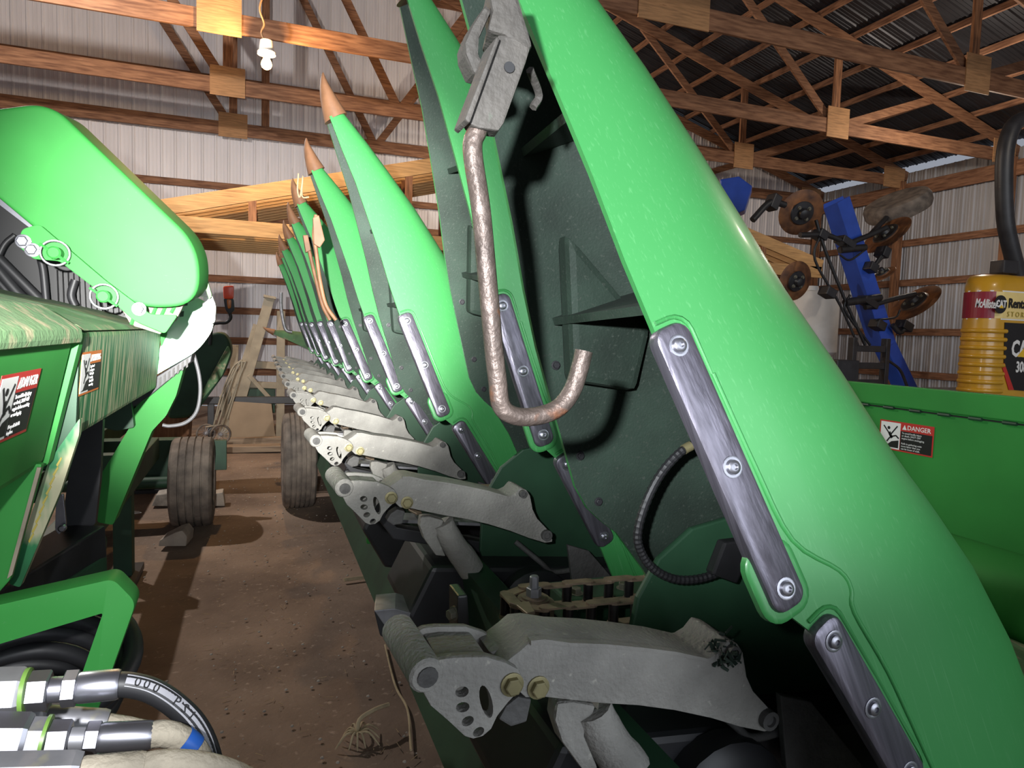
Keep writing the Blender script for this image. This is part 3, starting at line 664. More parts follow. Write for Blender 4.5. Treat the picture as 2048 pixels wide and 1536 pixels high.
# ---- row deck units between the snouts
def build_deck(parent, Y0):
    """gearbox, stripper rail, black deck bars and gathering chain beside the arm; Y0 = arm plane"""
    o0 = Vector((0.8, Y0, 0.75))
    b = B()
    b.prism([Vector((x_, Y0+0.10, z_)) for x_, z_ in ((0.34, 0.86), (0.40, 0.98), (0.95, 0.93), (1.30, 0.90), (1.30, 0.66), (0.75, 0.66), (0.42, 0.72))], (0, 0.30, 0))
    D = b.make('row_unit_body', 'black_paint', parent, origin=o0, bevel=0.012)
    b = B(); b.lathe([(0, 0.10), (0.04, 0.10), (0.05, 0.085), (0.06, 0.03)], (0.66, Y0+0.10, 0.86), (0, -1, 0), 22); b.make('gear_cover', 'black_paint', D, smooth=40)
    # black bar with upturned nose
    Yb = Y0+0.20
    pl = [(0.272, 1.170), (0.287, 1.170), (0.293, 1.105), (0.330, 1.055), (0.62, 0.985), (0.62, 0.955), (0.322, 1.025), (0.274, 1.090)]
    b = B(); b.prism([Vector((x_, Yb, z_)) for x_, z_ in pl], (0, 0.05, 0)); b.make('deck_bar', 'black_paint', D, bevel=0.003)
    b = B(); b.box((0.45, Yb+0.05, 1.055), (0.26, 0.075, 0.008), Matrix.Rotation(math.radians(6), 3, 'Y')); b.make('deck_plate', 'zinc_dusty', D)
    b = B(); hexbolt(b, (0.272, Yb+0.012, 1.14), (-1, -0.4, 0), 0.008, 0.012); b.make('hex_bolt', 'bolt_dark', D)
    # chain: idler sprocket at the front, two strands running back
    Yk = Y0+0.27; zc = 1.108; slope = -0.02
    cpos = Vector((0.420, Yk, zc))
    b = B(); b.lathe([(-0.012, 0.034), (0.012, 0.034), (0.014, 0.026), (0.018, 0.026)], cpos, (0, 0, 1), 20); b.lathe([(0.018, 0.021), (0.021, 0.021)], cpos, (0, 0, 1), 18); b.make('idler_sprocket', 'chain', D, smooth=35)
    b = B(); b.lathe([(0.020, 0.0125), (0.034, 0.0125), (0.035, 0.011)], cpos, (0, 0, 1), 6); b.lathe([(0.035, 0.0075), (0.052, 0.0075), (0.054, 0.006)], cpos, (0, 0, 1), 12); b.make('idler_nut', 'zinc_dusty', D, smooth=30)
    loop = []; pitch = 0.0405; R_ = 0.046; ns = 9
    for k in range(ns): loop.append(Vector((0.42+0.40-k*pitch*1.0-0.40+ns*pitch-pitch, -R_, 0)))
    loop = [Vector((0.42+(ns-k)*pitch, -R_, 0)) for k in range(ns)]
    na = 4
    for k in range(na): a = -PI/2-PI*k/(na-1)*1.0; loop.append(Vector((0.42+R_*math.cos(a), R_*math.sin(a), 0)))
    loop += [Vector((0.42+(k+1)*pitch, R_, 0)) for k in range(ns)]
    loop = [Vector((p.x, Yk+p.y, zc+(p.x-0.42)*slope)) for p in loop]
    for k, p in enumerate(loop):
        b = B(); b.lathe([(-0.016, 0.0085), (0.016, 0.0085)], p, (0, 0, 1), 10); b.make('chain_roller', 'chain_roller', D, smooth=40)
        if k < len(loop)-1:
            q = loop[k+1]; zz = 0.0165 if k % 2 else 0.0195
            for s_ in (1, -1):
                d = (q-p); d = d.normalized(); sd = Vector((-d.y, d.x, 0)).normalized(); pts = []
                for j in range(5): a = -PI/2+PI*j/4; pts.append(q+d*math.cos(a)*0.010+sd*math.sin(a)*0.010)
                for j in range(5): a = PI/2+PI*j/4; pts.append(p+d*math.cos(a)*0.010+sd*math.sin(a)*0.010)
                b = B(); b.prism([x_+Vector((0, 0, s_*zz-0.0015)) for x_ in pts], (0, 0, 0.003)); b.make('chain_link', 'chain', D)
    # two gathering lugs
    for i_ in (10,):
        p = loop[i_]; b = B(); b.prism([p+Vector((x_, y_, 0.022)) for x_, y_ in ((-0.014, -0.008), (0.018, -0.012), (0.012, -0.052), (-0.002, -0.055), (-0.006, -0.02))], (0, 0, 0.005)); b.prism([p+Vector((x_, y_, -0.024)) for x_, y_ in ((-0.014, -0.008), (0.018, -0.012), (0.012, -0.052), (-0.002, -0.055))], (0, 0, 0.005)); b.make('chain_lug', 'chain', D, bevel=0.001, seg=1)
    # green cast base with cap screws and rail
    b = B(); b.box((0.60, Yk+0.15, 1.045), (0.14, 0.10, 0.05)); b.make('green_bearing', 'green_dark', D, bevel=0.006)
    b = B(); b.box((0.75, Yk+0.13, 1.052), (0.42, 0.10, 0.012), Matrix.Rotation(math.radians(3), 3, 'Y')); b.make('wood_grain_rail', 'green_dark', D, bevel=0.002)
    for xx in (0.56, 0.66):
        b = B(); hexbolt(b, (xx, Yk+0.13, 1.068), (0, 0, 1), 0.010, 0.013); b.make('hex_bolt', 'bolt_dark', D)
    # inner cover with a rounded nose
    Yn = Y0+0.190
    pts = []
    cov = [(0.548, 0.98), (0.550, 1.06), (0.565, 1.14), (0.60, 1.20), (0.66, 1.245), (0.74, 1.26), (0.86, 1.22), (1.02, 1.06), (1.15, 0.90), (1.15, 0.72), (0.80, 0.72), (0.60, 0.86)]
    b = B(); b.prism([Vector((x_, Yn, z_)) for x_, z_ in cov], (0, 0.012, 0)); b.make('inner_cover', 'green_dark', D, bevel=0.004)
    # spring latch rod
    b = B(); b.tube(smoothpath([(0.62, Y0+0.12, 1.02), (0.68, Y0+0.09, 0.97), (0.71, Y0+0.085, 0.945), (0.77, Y0+0.085, 0.945)], 4), 0.007, 8); b.make('latch_rod', 'cast_dark', D, smooth=60)
    b = B(); b.prism([Vector((x_, Y0+0.06, z_)) for x_, z_ in ((0.74, 1.02), (0.80, 1.00), (0.92, 0.87), (0.95, 0.80), (0.90, 0.80), (0.80, 0.88), (0.76, 0.90))], (0, 0.012, 0)); b.make('tail_bracket', 'cast_dark', D, bevel=0.002)
    # round pivot boss in bright green
    b = B(); b.lathe([(0, 0.026), (0.016, 0.026), (0.018, 0.022)], (0.70, Y0+0.40, 1.005), (0, -1, 0), 20); b.lathe([(0.018, 0.012), (0.028, 0.012), (0.030, 0.009)], (0.70, Y0+0.40, 1.005), (0, -1, 0), 14); b.make('pivot_boss', 'green', D, smooth=40)
    return D
D1 = build_deck(HD, YA)
for n in range(1, 10): copy_tree(D1, HD, (0, ROW*n, 0.0))
# loop of conduit in front of the first inner cover
hp = [(1395, 885), (1360, 905), (1320, 950), (1290, 1010), (1275, 1070), (1285, 1110), (1310, 1140), (1350, 1158), (1395, 1158), (1440, 1145)]
b = B(); pth = smoothpath([at(px, py, 0.88) for px, py in hp], 10)
b.tube(pth, [0.0062+0.0009*(i % 2) for i in range(len(pth))], 10); hz = b.make('conduit', 'rubber', HD, origin=pth[0], smooth=20); hz['label'] = 'black ribbed conduit looped inside the nearest snout'
b = B(); b.tube(pth[4:9], 0.0078, 10); b.make('conduit_tag', 'bolt_yellow', hz, smooth=60)
b = B(); b.prism([at(px, py, 0.86) for px, py in [(1425, 1150), (1450, 1085), (1490, 1080), (1492, 1130), (1475, 1168)]], (0, 0.02, 0)); b.make('conduit_boot', 'rubber', hz, bevel=0.004)

# ---- header frame: toe beam, back sheet, auger tube
YE = 0.2+ROW*11.2
b = B(); b.prism([Vector((x_, -0.3, z_)) for x_, z_ in ((0.47, 0.98), (0.53, 0.98), (0.62, 0.60), (0.50, 0.42), (0.45, 0.44), (0.53, 0.62))], (0, YE, 0)); TB = b.make('toe_beam', 'green_dark', HD, origin=(0.5, 4.0, 0.42))
TB['label'] = 'green folded steel beam under the row units'
XP = 1.80
b = B(); b.box((XP+0.015, 4.0, 1.165), (0.03, 9.0, 0.53)); BS = b.make('back_sheet', 'green_machine', HD, origin=(XP, 4.0, 0.9), bevel=0.006)
# a folded top rail and the hinge seam with its knuckles
zs = atX(1800, 815, XP).z
b = B(); b.box((XP-0.004, 4.0, 1.400), (0.016, 9.0, 0.062)); b.make('top_rail', 'green_machine', BS, bevel=0.003)
b = B(); b.box((XP-0.001, 4.0, 1.362), (0.004, 9.0, 0.004)); b.make('hinge_seam', 'print_black', BS)
for k in range(26):
    b = B(); yy = 0.55+0.09*k; b.tube([(XP-0.005, yy, 1.362), (XP-0.005, yy+0.035, 1.362)], 0.005, 8); b.make('hinge_knuckle', 'green_dark', BS)
b = B(); b.tube([(1.62, -0.4, 0.98), (1.62, 8.4, 0.98)], 0.105, 28); b.make('auger_tube', 'green_machine', HD, origin=(1.62, 4.0, 0.9), smooth=60)
b = B(); b.prism([Vector((x_, -0.3, z_)) for x_, z_ in ((1.02, 0.90), (1.30, 0.985), (1.52, 0.93), (1.60, 0.80), (1.80, 0.74), (1.80, 0.72), (1.02, 0.72))], (0, 8.7, 0)); b.make('trough', 'green_dusty', HD, origin=(1.4, 4.0, 0.74), smooth=20)

# warning decals --------------------------------------------------------------
def decal(parent, org, ux, uy, w_, h_, head, head_mat, title, lines, mirror=False):
    ux = Vector(ux).normalized(); uy = Vector(uy); uy = (uy-ux*uy.dot(ux)).normalized(); nz = ux.cross(uy); org = Vector(org)
    def rect(name, x0, y0, x1, y1, m_, h, par):
        b = B(); b.prism([org+ux*x+uy*y+nz*(h-0.0006) for x, y in ((x0, y0), (x1, y0), (x1, y1), (x0, y1))], nz*0.0006)
        return b.make(name, m_, par, origin=None)
    bg = rect('warning_decal', 0, 0, w_, h_, head_mat, 0.0010, parent); WPOS[bg] = WPOS[parent]
    e = h_*0.05; sp = w_*0.40
    rect('picture_panel', e, e, sp, h_-e, 'print_white', 0.0016, bg)
    rect('text_panel', sp+e*0.4, e, w_-e, h_*0.70, 'print_black', 0.0016, bg)
    # falling figure
    g = lambda x, y: org+ux*(e+(sp-e)*x)+uy*(e+(h_-2*e)*y)+nz*0.0019
    b = B()
    for pts, r in (([(0.15, 0.85), (0.42, 0.6), (0.55, 0.42)], 0.02), ([(0.85, 0.88), (0.55, 0.55)], 0.02), ([(0.55, 0.45), (0.8, 0.52), (0.95, 0.42)], 0.022), ([(0.5, 0.42), (0.35, 0.25)], 0.022), ([(0.45, 0.62), (0.60, 0.40)], 0.045)):
        for i in range(len(pts)-1):
            p, q = g(*pts[i]), g(*pts[i+1]); b.beam(p, q, r*h_*2.2, 0.0006, nz)
    b.lathe([(0, h_*0.055), (0.0004, h_*0.055)], g(0.42, 0.78), nz, 14)
    b.prism([g(0.05, 0.05), g(0.95, 0.05), g(0.95, 0.35), g(0.6, 0.28), g(0.3, 0.08)], nz*0.0004)
    b.make('falling_figure', 'print_black', bg)
    hh = h_*0.215
    text_part('title_lettering', title, 'print_white', bg, org+ux*(sp+w_*0.125)+uy*(h_*0.765)+nz*0.0014, ux, uy, hh, 0.0003, bold=h_*0.002, sx=min(1.0, (w_*0.44)/(hh*(4.05 if len(title) < 7 else 4.9))))
    b = B(); b.prism([org+ux*(sp+w_*0.035+x*h_)+uy*(h_*0.755+y*h_)+nz*0.0014 for x, y in ((0, 0), (0.17, 0), (0.085, 0.165))], nz*0.0004); b.make('alert_triangle', 'print_white', bg)
    for k, ln in enumerate(lines):
        if ln: text_part('small_lettering', ln, 'print_white', bg, org+ux*(sp+w_*0.035)+uy*(h_*(0.61-0.088*k))+nz*0.0019, ux, uy, h_*0.088, 0.0002, sx=0.95)
    return bg
lines = ['To avoid bodily injury', 'or death, SHUT OFF', 'engine before unclogging.', '', 'Rolls in gathering units', 'move faster than you', 'can let loose of stalk.']
dtl = atX(1762, 838, XP); dtr = atX(1868, 851, XP); dbl = atX(1762, 895, XP)
WPOS[BS] = WPOS[BS]
hgt = 0.088; wd = (dtl-dtr).length
decal(BS, Vector((XP-0.001, dtl.y, dtl.z-hgt)), (0, -1, 0), (0, 0, 1), wd*1.02, hgt, 'DANGER', 'print_red', 'DANGER', lines)

# ================================================================== LEFT: GREEN HARVESTING PLATFORM ON ITS TRAILER
PL = thing('harvester_platform', (-0.6, 2.0, 0.55), 'dusty green harvesting platform on the left with a big rounded shield', 'farm machine')
def PX(pts, Y): return [at(px, py, Y) for px, py in pts]
def slab(name, pts, Y, vec, m, parent=PL, bevel=0.0, seg=2, smooth=None):
    b = B(); b.prism(PX(pts, Y), vec); return b.make(name, m, parent, bevel=bevel, seg=seg, smooth=smooth)
def roundpoly(pts, r, n=6):
    """round the corners of a 2-D pixel outline"""
    out = []; N_ = len(pts)
    for i in range(N_):
        p0 = Vector(pts[i-1]); p1 = Vector(pts[i]); p2 = Vector(pts[(i+1) % N_]); rr = r[i] if isinstance(r, (list, tuple)) else r
        a = (p0-p1); c = (p2-p1); rr = min(rr, a.length*0.48, c.length*0.48); a = p1+a.normalized()*rr; c = p1+c.normalized()*rr
        for k in range(n+1):
            t = k/n; q = a*(1-t)**2+p1*2*t*(1-t)+c*t*t; out.append((q.x, q.y))
    return out
# near housing with DANGER decal (sloping side), its dusty cap and flange
T1 = at(152, 662, 1.45); Bt = at(86, 930, 1.45)
b = B(); b.prism([T1, Bt, Bt+Vector((-0.5, 0, -0.02)), T1+Vector((-0.6, 0, 0.0))], (0, -0.66, 0)); NB = b.make('near_housing', 'green_machine', PL, bevel=0.012)
b = B(); b.prism([T1+Vector((0.012, 0, 0.004)), T1+Vector((0.012, 0, -0.022)), T1+Vector((-0.02, 0, -0.022)), T1+Vector((-0.60, 0, 0.02)), T1+Vector((-0.60, 0, 0.14)), T1+Vector((-0.20, 0, 0.085)), T1+Vector((-0.05, 0, 0.045))], (0, -0.66, 0)); b.make('dusty_cap', 'green_dusty', PL, bevel=0.01)
slab('end_flange', roundpoly([(140, 655), (163, 668), (157, 692), (96, 930), (82, 935), (138, 700)], 8), 1.46, (0, 0.03, 0), 'green_machine', bevel=0.004)
slab('glare_cover', [(150, 668), (163, 668), (157, 720), (150, 884), (136, 884), (92, 940), (86, 936)], 1.508, (0, 0.010, 0), 'green_dark')  # dark plate added to hide the overexposed end of the middle box
# middle box with orange decal
T2 = at(165, 664, 1.52); B2 = at(146, 878, 1.52)
b = B(); b.prism([T2, B2, B2+Vector((-0.4, 0, 0.0)), T2+Vector((-0.5, 0, 0.10)), T2+Vector((-0.12, 0, 0.035))], (0, 1.15, 0)); MB = b.make('middle_box', 'green_streaked', PL, bevel=0.01)
b = B(); b.prism([T2+Vector((0.004, 0, 0.002)), T2+Vector((-0.12, 0, 0.038)), T2+Vector((-0.5, 0, 0.104)), T2+Vector((-0.5, 0, 0.13)), T2+Vector((-0.12, 0, 0.05)), T2+Vector((-0.01, 0, 0.014))], (0, 1.15, 0)); b.make('dusty_top', 'green_dusty', PL, bevel=0.004)
# end plate, glare painted into its green, with rounded nose and its seam strips
slab('end_plate', roundpoly([(330, 642), (352, 622), (372, 592), (408, 598), (428, 628), (426, 660), (396, 702), (300, 757), (322, 690)], [10, 20, 30, 40, 40, 40, 40, 4, 10]), 2.69, (0, 0.03, 0), 'green_glare', bevel=0.006)
slab('seam_strip', roundpoly([(318, 650), (330, 646), (334, 668), (322, 694)], 4), 2.675, (0, 0.012, 0), 'green_machine')
slab('seam_strip', roundpoly([(304, 720), (318, 712), (314, 740), (300, 758)], 4), 2.675, (0, 0.012, 0), 'green_machine')
for px, py in ((372, 606), (364, 628)):
    slab('slot', [(px-4, py-5), (px+4, py-6), (px+3, py+5), (px-5, py+6)], 2.688, (0, 0.004, 0), 'green_dark')
slab('ribbed_sill', [(298, 762), (385, 708), (382, 724), (300, 792), (255, 822), (262, 800)], 2.70, (0, 0.12, 0), 'black_paint', bevel=0.003)
for k in range(9):
    px = 300+9*k; py = 775-6.2*k; slab('sill_rib', [(px, py-6), (px+4, py-9), (px+4, py+8), (px, py+11)], 2.695, (0, 0.01, 0), 'cast_dark')
# nose frame seen behind the shield's lower right
slab('nose_frame', roundpoly([(385, 520), (402, 540), (418, 575), (432, 612), (430, 645), (418, 650), (408, 600), (392, 560), (378, 545)], 6), 2.62, (0, 0.05, 0), 'white', bevel=0.006)
for pts in ([(386, 548), (398, 545), (404, 562), (392, 566)], [(396, 575), (410, 570), (414, 590), (401, 594)], [(404, 606), (420, 600), (424, 622), (410, 628)], [(380, 566), (388, 564), (392, 590), (384, 592)]):
    slab('nose_block', pts, 2.60, (0, 0.04, 0), 'white', bevel=0.004)
# big rounded shield
sh_ = roundpoly([(-120, 232), (98, 204), (398, 492), (398, 612), (262, 618), (-120, 300)], [10, 50, 60, 75, 90, 10], 8)
b = B(); b.prism(PX(sh_, 2.08), (0.015, 0.17, 0.02)); b.make('shield', 'green_machine', PL, bevel=0.022, seg=4, smooth=50)
slab('shield_rim', roundpoly([(104, 222), (112, 222), (396, 492), (424, 592), (418, 600), (388, 500)], 6), 2.27, (0, 0.03, 0), 'green_dusty', bevel=0.004)
# hinge plate with lynch pins and bolts
HP = slab('hinge_plate', roundpoly([(34, 490), (44, 458), (78, 448), (210, 560), (300, 628), (356, 630), (330, 668), (268, 642), (228, 606), (118, 522), (66, 518)], 8), 2.05, (0, 0.022, 0), 'green_machine', bevel=0.004)
for (px, py) in ((110, 506), (208, 593)):
    b = B(); c = at(px, py, 2.03); b.torus(c, (0.15, -1, 0.1), 0.031, 0.0032, 28, 6); b.make('pin_ring', 'zinc_dusty', HP, smooth=60)
    b = B(); b.lathe([(-0.02, 0.016), (0.012, 0.016), (0.016, 0.012)], c, (0, -1, 0), 16); b.tube([c+Vector((-0.03, -0.012, 0.02)), c+Vector((0.032, -0.012, -0.024))], 0.0035, 6); b.make('lynch_pin', 'green_machine', HP, smooth=40)
for (px, py) in ((47, 483), (65, 500), (278, 618)):
    b = B(); hexbolt(b, at(px, py, 2.047), (0, -1, 0), 0.013, 0.014); b.make('hex_bolt', 'zinc', HP, smooth=35)
slab('hinge_web', [(240, 612), (330, 590), (372, 600), (352, 640), (320, 668), (262, 650)], 2.16, (0, 0.02, 0), 'tan_steel')
for k in range(5):
    b = B(); x0 = 262+20*k; b.tube(PX([(x0, 650-6*k), (x0+12, 615-3*k)], 2.15), 0.005, 6); b.make('web_rib', 'green_machine', PL)
# dark rack, hoses and bars under the shield
slab('dark_rack', [(-60, 380), (60, 400), (260, 560), (300, 640), (-60, 610)], 2.45, (0, 0.04, 0), 'print_black')
for k in range(14):
    px = 108+11*k; slab('rack_bar', [(px, 540+2*k), (px+5, 540+2*k), (px+8, 612+1.5*k), (px+3, 612+1.5*k)], 2.43, (0, 0.02, 0), 'print_black')
for pts, r in (([(-20, 500), (40, 560), (95, 615)], 0.014), ([(-20, 520), (30, 580), (70, 620)], 0.016), ([(76, 500), (86, 540), (92, 600)], 0.010), ([(-20, 545), (20, 590), (40, 620)], 0.013), ([(30, 470), (8, 490), (-10, 530)], 0.008), ([(150, 560), (142, 590), (150, 612)], 0.011)):
    b = B(); b.tube(smoothpath(PX(pts, 2.38), 5), r, 10); b.make('hose', 'rubber', PL, smooth=60)
slab('silver_strip', [(-20, 360), (10, 378), (72, 452), (60, 456), (-20, 395)], 2.2, (0, 0.03, 0), 'zinc')
# lower panels and legs
slab('lower_panel', roundpoly([(-260, 930), (84, 928), (20, 1160), (-60, 1250), (-260, 1250)], 6), 1.40, (0, 0.02, 0), 'green_machine', bevel=0.004)
slab('rusty_edge', [(74, 935), (82, 935), (24, 1150), (14, 1158)], 1.396, (0, 0.006, 0), 'tan_steel')
slab('side_strip', roundpoly([(96, 925), (160, 836), (158, 870), (122, 980), (40, 1175), (18, 1168)], 5), 1.50, (0, 0.02, 0), 'green_streaked', bevel=0.003)
for k in range(9):
    px = 112-7.0*k; py = 930+19*k; slab('strip_lettering', [(px, py), (px+10, py-16), (px+12, py-13), (px+3, py+4)], 1.498, (0, 0.003, 0), 'print_gold')
slab('dark_skirt', roundpoly([(150, 872), (206, 838), (200, 960), (190, 1050), (120, 1068), (136, 960)], 5), 2.30, (0, 0.03, 0), 'black_paint', bevel=0.004)
slab('leg', roundpoly([(262, 850), (250, 835), (372, 720), (352, 792), (332, 832), (304, 862), (226, 1050), (196, 1045), (176, 992)], 5), 2.72, (0, 0.10, 0), 'green_machine', bevel=0.006)
slab('leg_bracket', roundpoly([(200, 832), (262, 800), (268, 855), (232, 862), (205, 855)], 4), 2.68, (0, 0.08, 0), 'green_dark', bevel=0.004)
slab('silver_link', roundpoly([(112, 992), (126, 988), (132, 1050), (118, 1070), (110, 1060)], 4), 2.0, (0, 0.012, 0), 'zinc', bevel=0.003)
b = B(); b.lathe([(0, 0.009), (0.012, 0.009), (0.014, 0.006)], at(126, 1055, 1.99), (0, -1, 0), 14); b.make('link_bolt', 'zinc', PL)
b = B(); b.beam(at(-160, 1290, 1.75), at(172, 1082, 2.3), 0.12, 0.10); b.make('lower_beam', 'black_paint', PL, bevel=0.006)
b = B(); b.beam(at(-100, 1330, 1.75), at(180, 1130, 2.3), 0.10, 0.07); b.make('lower_rail', 'green_dark', PL, bevel=0.006)
slab('foot_plate', roundpoly([(164, 1072), (196, 1062), (212, 1082), (208, 1115), (194, 1152), (158, 1148)], 10), 2.30, (0, 0.03, 0), 'green_dark', bevel=0.004)
FPL = slab('foot_pad', roundpoly([(176, 1082), (196, 1075), (206, 1092), (203, 1115), (186, 1140), (168, 1142)], 8), 2.292, (0, 0.012, 0), 'zinc_dusty', bevel=0.003)
b = B(); b.lathe([(0, 0.018), (0.004, 0.018), (0.004, 0.001)], at(187, 1115, 2.291), (0, -1, 0), 18); b.make('pad_hole', 'print_black', PL)
for px, py in ((193, 1092), (181, 1132)):
    b = B(); b.lathe([(0, 0.006), (0.002, 0.006)], at(px, py, 2.291), (0, -1, 0), 12); b.make('pad_dimple', 'green_dark', PL)
b = B(); b.tube(smoothpath(PX([(385, 700), (398, 750), (400, 790), (392, 825), (370, 846), (340, 852), (325, 850)], 2.85), 6), 0.007, 8); b.make('grey_cable', 'cable_grey', PL, smooth=60)
# frame that the platform stands on (trailer side)
b = B(); b.box((-0.75, 3.4, 0.62), (0.12, 4.6, 0.16)); b.make('bed_beam', 'green_dark', PL, bevel=0.008)
b = B(); b.box((-1.15, 2.2, 1.25), (0.7, 1.7, 0.9)); b.make('rear_body', 'green_dark', PL, bevel=0.03)
for yy in (2.6, 4.6):
    b = B(); b.box((-0.75, yy, 0.31), (0.10, 0.10, 0.62)); b.make('stand_post', 'green_dark', PL, bevel=0.005)
b = B(); b.box((-0.75, 3.6, 0.02), (0.16, 2.4, 0.04)); b.make('stand_skid', 'black_paint', PL)
for yy in (2.6, 4.6):
    b = B(); b.box((-0.92, yy, 0.72), (0.5, 0.10, 0.10)); b.make('cross_member', 'green_dark', PL, bevel=0.005)
# decals on it
f1 = (Bt-T1).normalized(); a0 = T1+f1*0.050
side_up = (T1-Bt).normalized()
hd = 0.112; wdD = 0.26; base = T1+(Bt-T1).normalized()*(0.075+hd); 
def on_face(px, py, T, Bq):
    """point where the ray through the pixel meets the sloping side through T and Bq"""
    n = (T-Bq).cross(Vector((0, 1, 0))); v = ray(px, py); return CAM+v*((T-CAM).dot(n)/v.dot(n))
tr = on_face(80, 736, T1, Bt); br = on_face(49, 862, T1, Bt)
upv = (tr-br); hD = upv.length; nrm = Vector((0, 1, 0)).cross(upv.normalized())
decal(NB, br+Vector((0, -hD*1.75, 0))+nrm*0.001, (0, 1, 0), upv, hD*1.75, hD, 'DANGER', 'print_red', 'DANGER', ['To avoid bodily injury', 'or death, SHUT OFF', 'engine before servicing', 'or unclogging.', '', 'Keep all shields', 'in place.'])
tr = on_face(196, 700, T2, B2); br = on_face(196, 777, T2, B2); tr.y = br.y = 1.70
upv = (tr-br); hD = upv.length; wD = 0.175; nrm = Vector((0, 1, 0)).cross(upv.normalized())
decal(MB, br+Vector((0, -wD, 0))+nrm*0.001, (0, 1, 0), upv, wD, hD, 'WARNING', 'print_orange', 'WARNING', ['Stay clear of', 'moving parts', 'while engine', 'is running.', 'Shut off and', 'remove key.'])

# ================================================================== HITCH BRACKET, COILED HOSE AND HYDRAULIC HOSES (near lower left)
br_ = roundpoly([(-80, 1228), (226, 1158), (272, 1205), (188, 1440), (132, 1440), (206, 1226), (-80, 1312)], [2, 16, 18, 4, 4, 6, 2])
b = B(); b.prism(PX(br_, 1.0), (0.0, 0.045, 0.0))
o = b.make('steel_bracket', 'green_machine', bevel=0.004, smooth=40); tag(o, 'bent green flat steel bracket above the coiled black hose, lower left', 'bracket')
o2 = None
b = B(); b.box(at(160, 1500, 1.03)+Vector((-0.02, 0.0, -0.46)), (0.10, 0.06, 0.94)); SP = b.make('stand_post', 'green_dark', bevel=0.005); tag(SP, 'green post standing below the bent bracket, lower left', 'post')
CO = thing('coiled_hose', at(40, 1430, 1.2), 'coil of thick black hose under the green bracket', 'hose')
cc = at(0, 1455, 1.22)
for k in range(6):
    b = B(); b.torus(cc+Vector((0.012*k, 0.0, 0.026*k-0.03)), (0.12, -0.45, 1), 0.118+0.004*(k % 2), 0.0145, 40, 10); b.make('hose_turn', 'rubber', CO, smooth=60)
def fitting(name, segs, Y, label, hosepts, hr, hmat, extra=None):
    """hydraulic coupling: segs = (px0, px1, py0, py1, radius px, sides, material)"""
    p0 = at(segs[0][1], segs[0][3], Y)
    t = thing(name, p0, label, 'hydraulic hose'); k = Y/FPX*1.0
    for nm, x0, x1, y0, y1, r, n, mt in segs_iter(segs):
        a = at(x0, y0, Y); c = at(x1, y1, Y); L = (c-a).length; rr = r*k
        b = B(); b.lathe([(0, rr*0.92), (L*0.08, rr), (L*0.92, rr), (L, rr*0.92)], a, c-a, n, 0.4); b.make(nm, mt, t, smooth=25 if n > 8 else None)
    b = B(); pth = smoothpath(PX(hosepts, Y), 8); b.tube(pth, hr*k, 16); h = b.make('hose', hmat, t, smooth=60)
    return t, h, pth
def segs_iter(s_): return s_
Yh = 0.56
t1, h1, p1 = fitting('hydraulic_hose', [('swivel_nut', -60, 48, 1388, 1384, 42, 6, 'zinc_dusty'), ('seal_ring', 47, 58, 1384, 1383, 40, 20, 'oring_green'), ('hex_nut', 56, 100, 1383, 1380, 34, 6, 'zinc'), ('neck', 98, 128, 1380, 1378, 22, 18, 'zinc'), ('hex_nut', 126, 156, 1378, 1376, 31, 6, 'zinc'), ('ferrule', 154, 240, 1376, 1368, 27, 20, 'zinc')][0:0] or [('swivel_nut', -60, 48, 1388, 1384, 42, 6, 'zinc_dusty'), ('seal_ring', 47, 58, 1384, 1383, 40, 20, 'oring_green'), ('hex_nut', 56, 100, 1383, 1380, 34, 6, 'zinc'), ('neck', 98, 128, 1380, 1378, 22, 18, 'zinc'), ('hex_nut', 126, 156, 1378, 1376, 31, 6, 'zinc'), ('ferrule', 154, 240, 1376, 1368, 27, 20, 'zinc')], Yh, 'upper hydraulic hose with silver couplings, its black hose arching down, lower left',
    [(225, 1369), (260, 1370), (305, 1382), (350, 1410), (390, 1450), (415, 1500), (426, 1560), (424, 1640)], 22, 'rubber')
# printed line along the hose
def hose_frame(j):
    p = p1[j]; d = (p1[j+1]-p1[j]).normalized(); nv = (CAM-p).normalized(); nv = (nv-d*nv.dot(d)).normalized(); nv = (nv+Vector((0, 0, 0.55))).normalized(); nv = (nv-d*nv.dot(d)).normalized()
    return p, d, nv, nv.cross(d)
b = B(); lw = []
for j in range(6, len(p1)-8):
    p, d, nv, uyv = hose_frame(j); lw.append([p+nv*0.0090+uyv*0.0045-nv*0.0012, p+nv*0.00915, p+nv*0.0090-uyv*0.0045-nv*0.0012, p+nv*0.004])
b.rings(lw, True); b.make('printed_band', 'band_grey', h1, smooth=60)
for i_, ch in enumerate('000 PSI'):
    if ch == ' ': continue
    f = 9+i_*3.3; j = int(f); p = p1[j]; d = (p1[j+1]-p1[j]).normalized(); nv = (CAM-p).normalized(); nv = (nv-d*nv.dot(d)).normalized(); nv = (nv+Vector((0, 0, 0.55))).normalized(); nv = (nv-d*nv.dot(d)).normalized(); uyv = nv.cross(d)
    text_part('hose_lettering', ch, 'print_black', h1, p+nv*0.0094+uyv*(-0.0035), d, uyv, 0.0095, 0.0002)
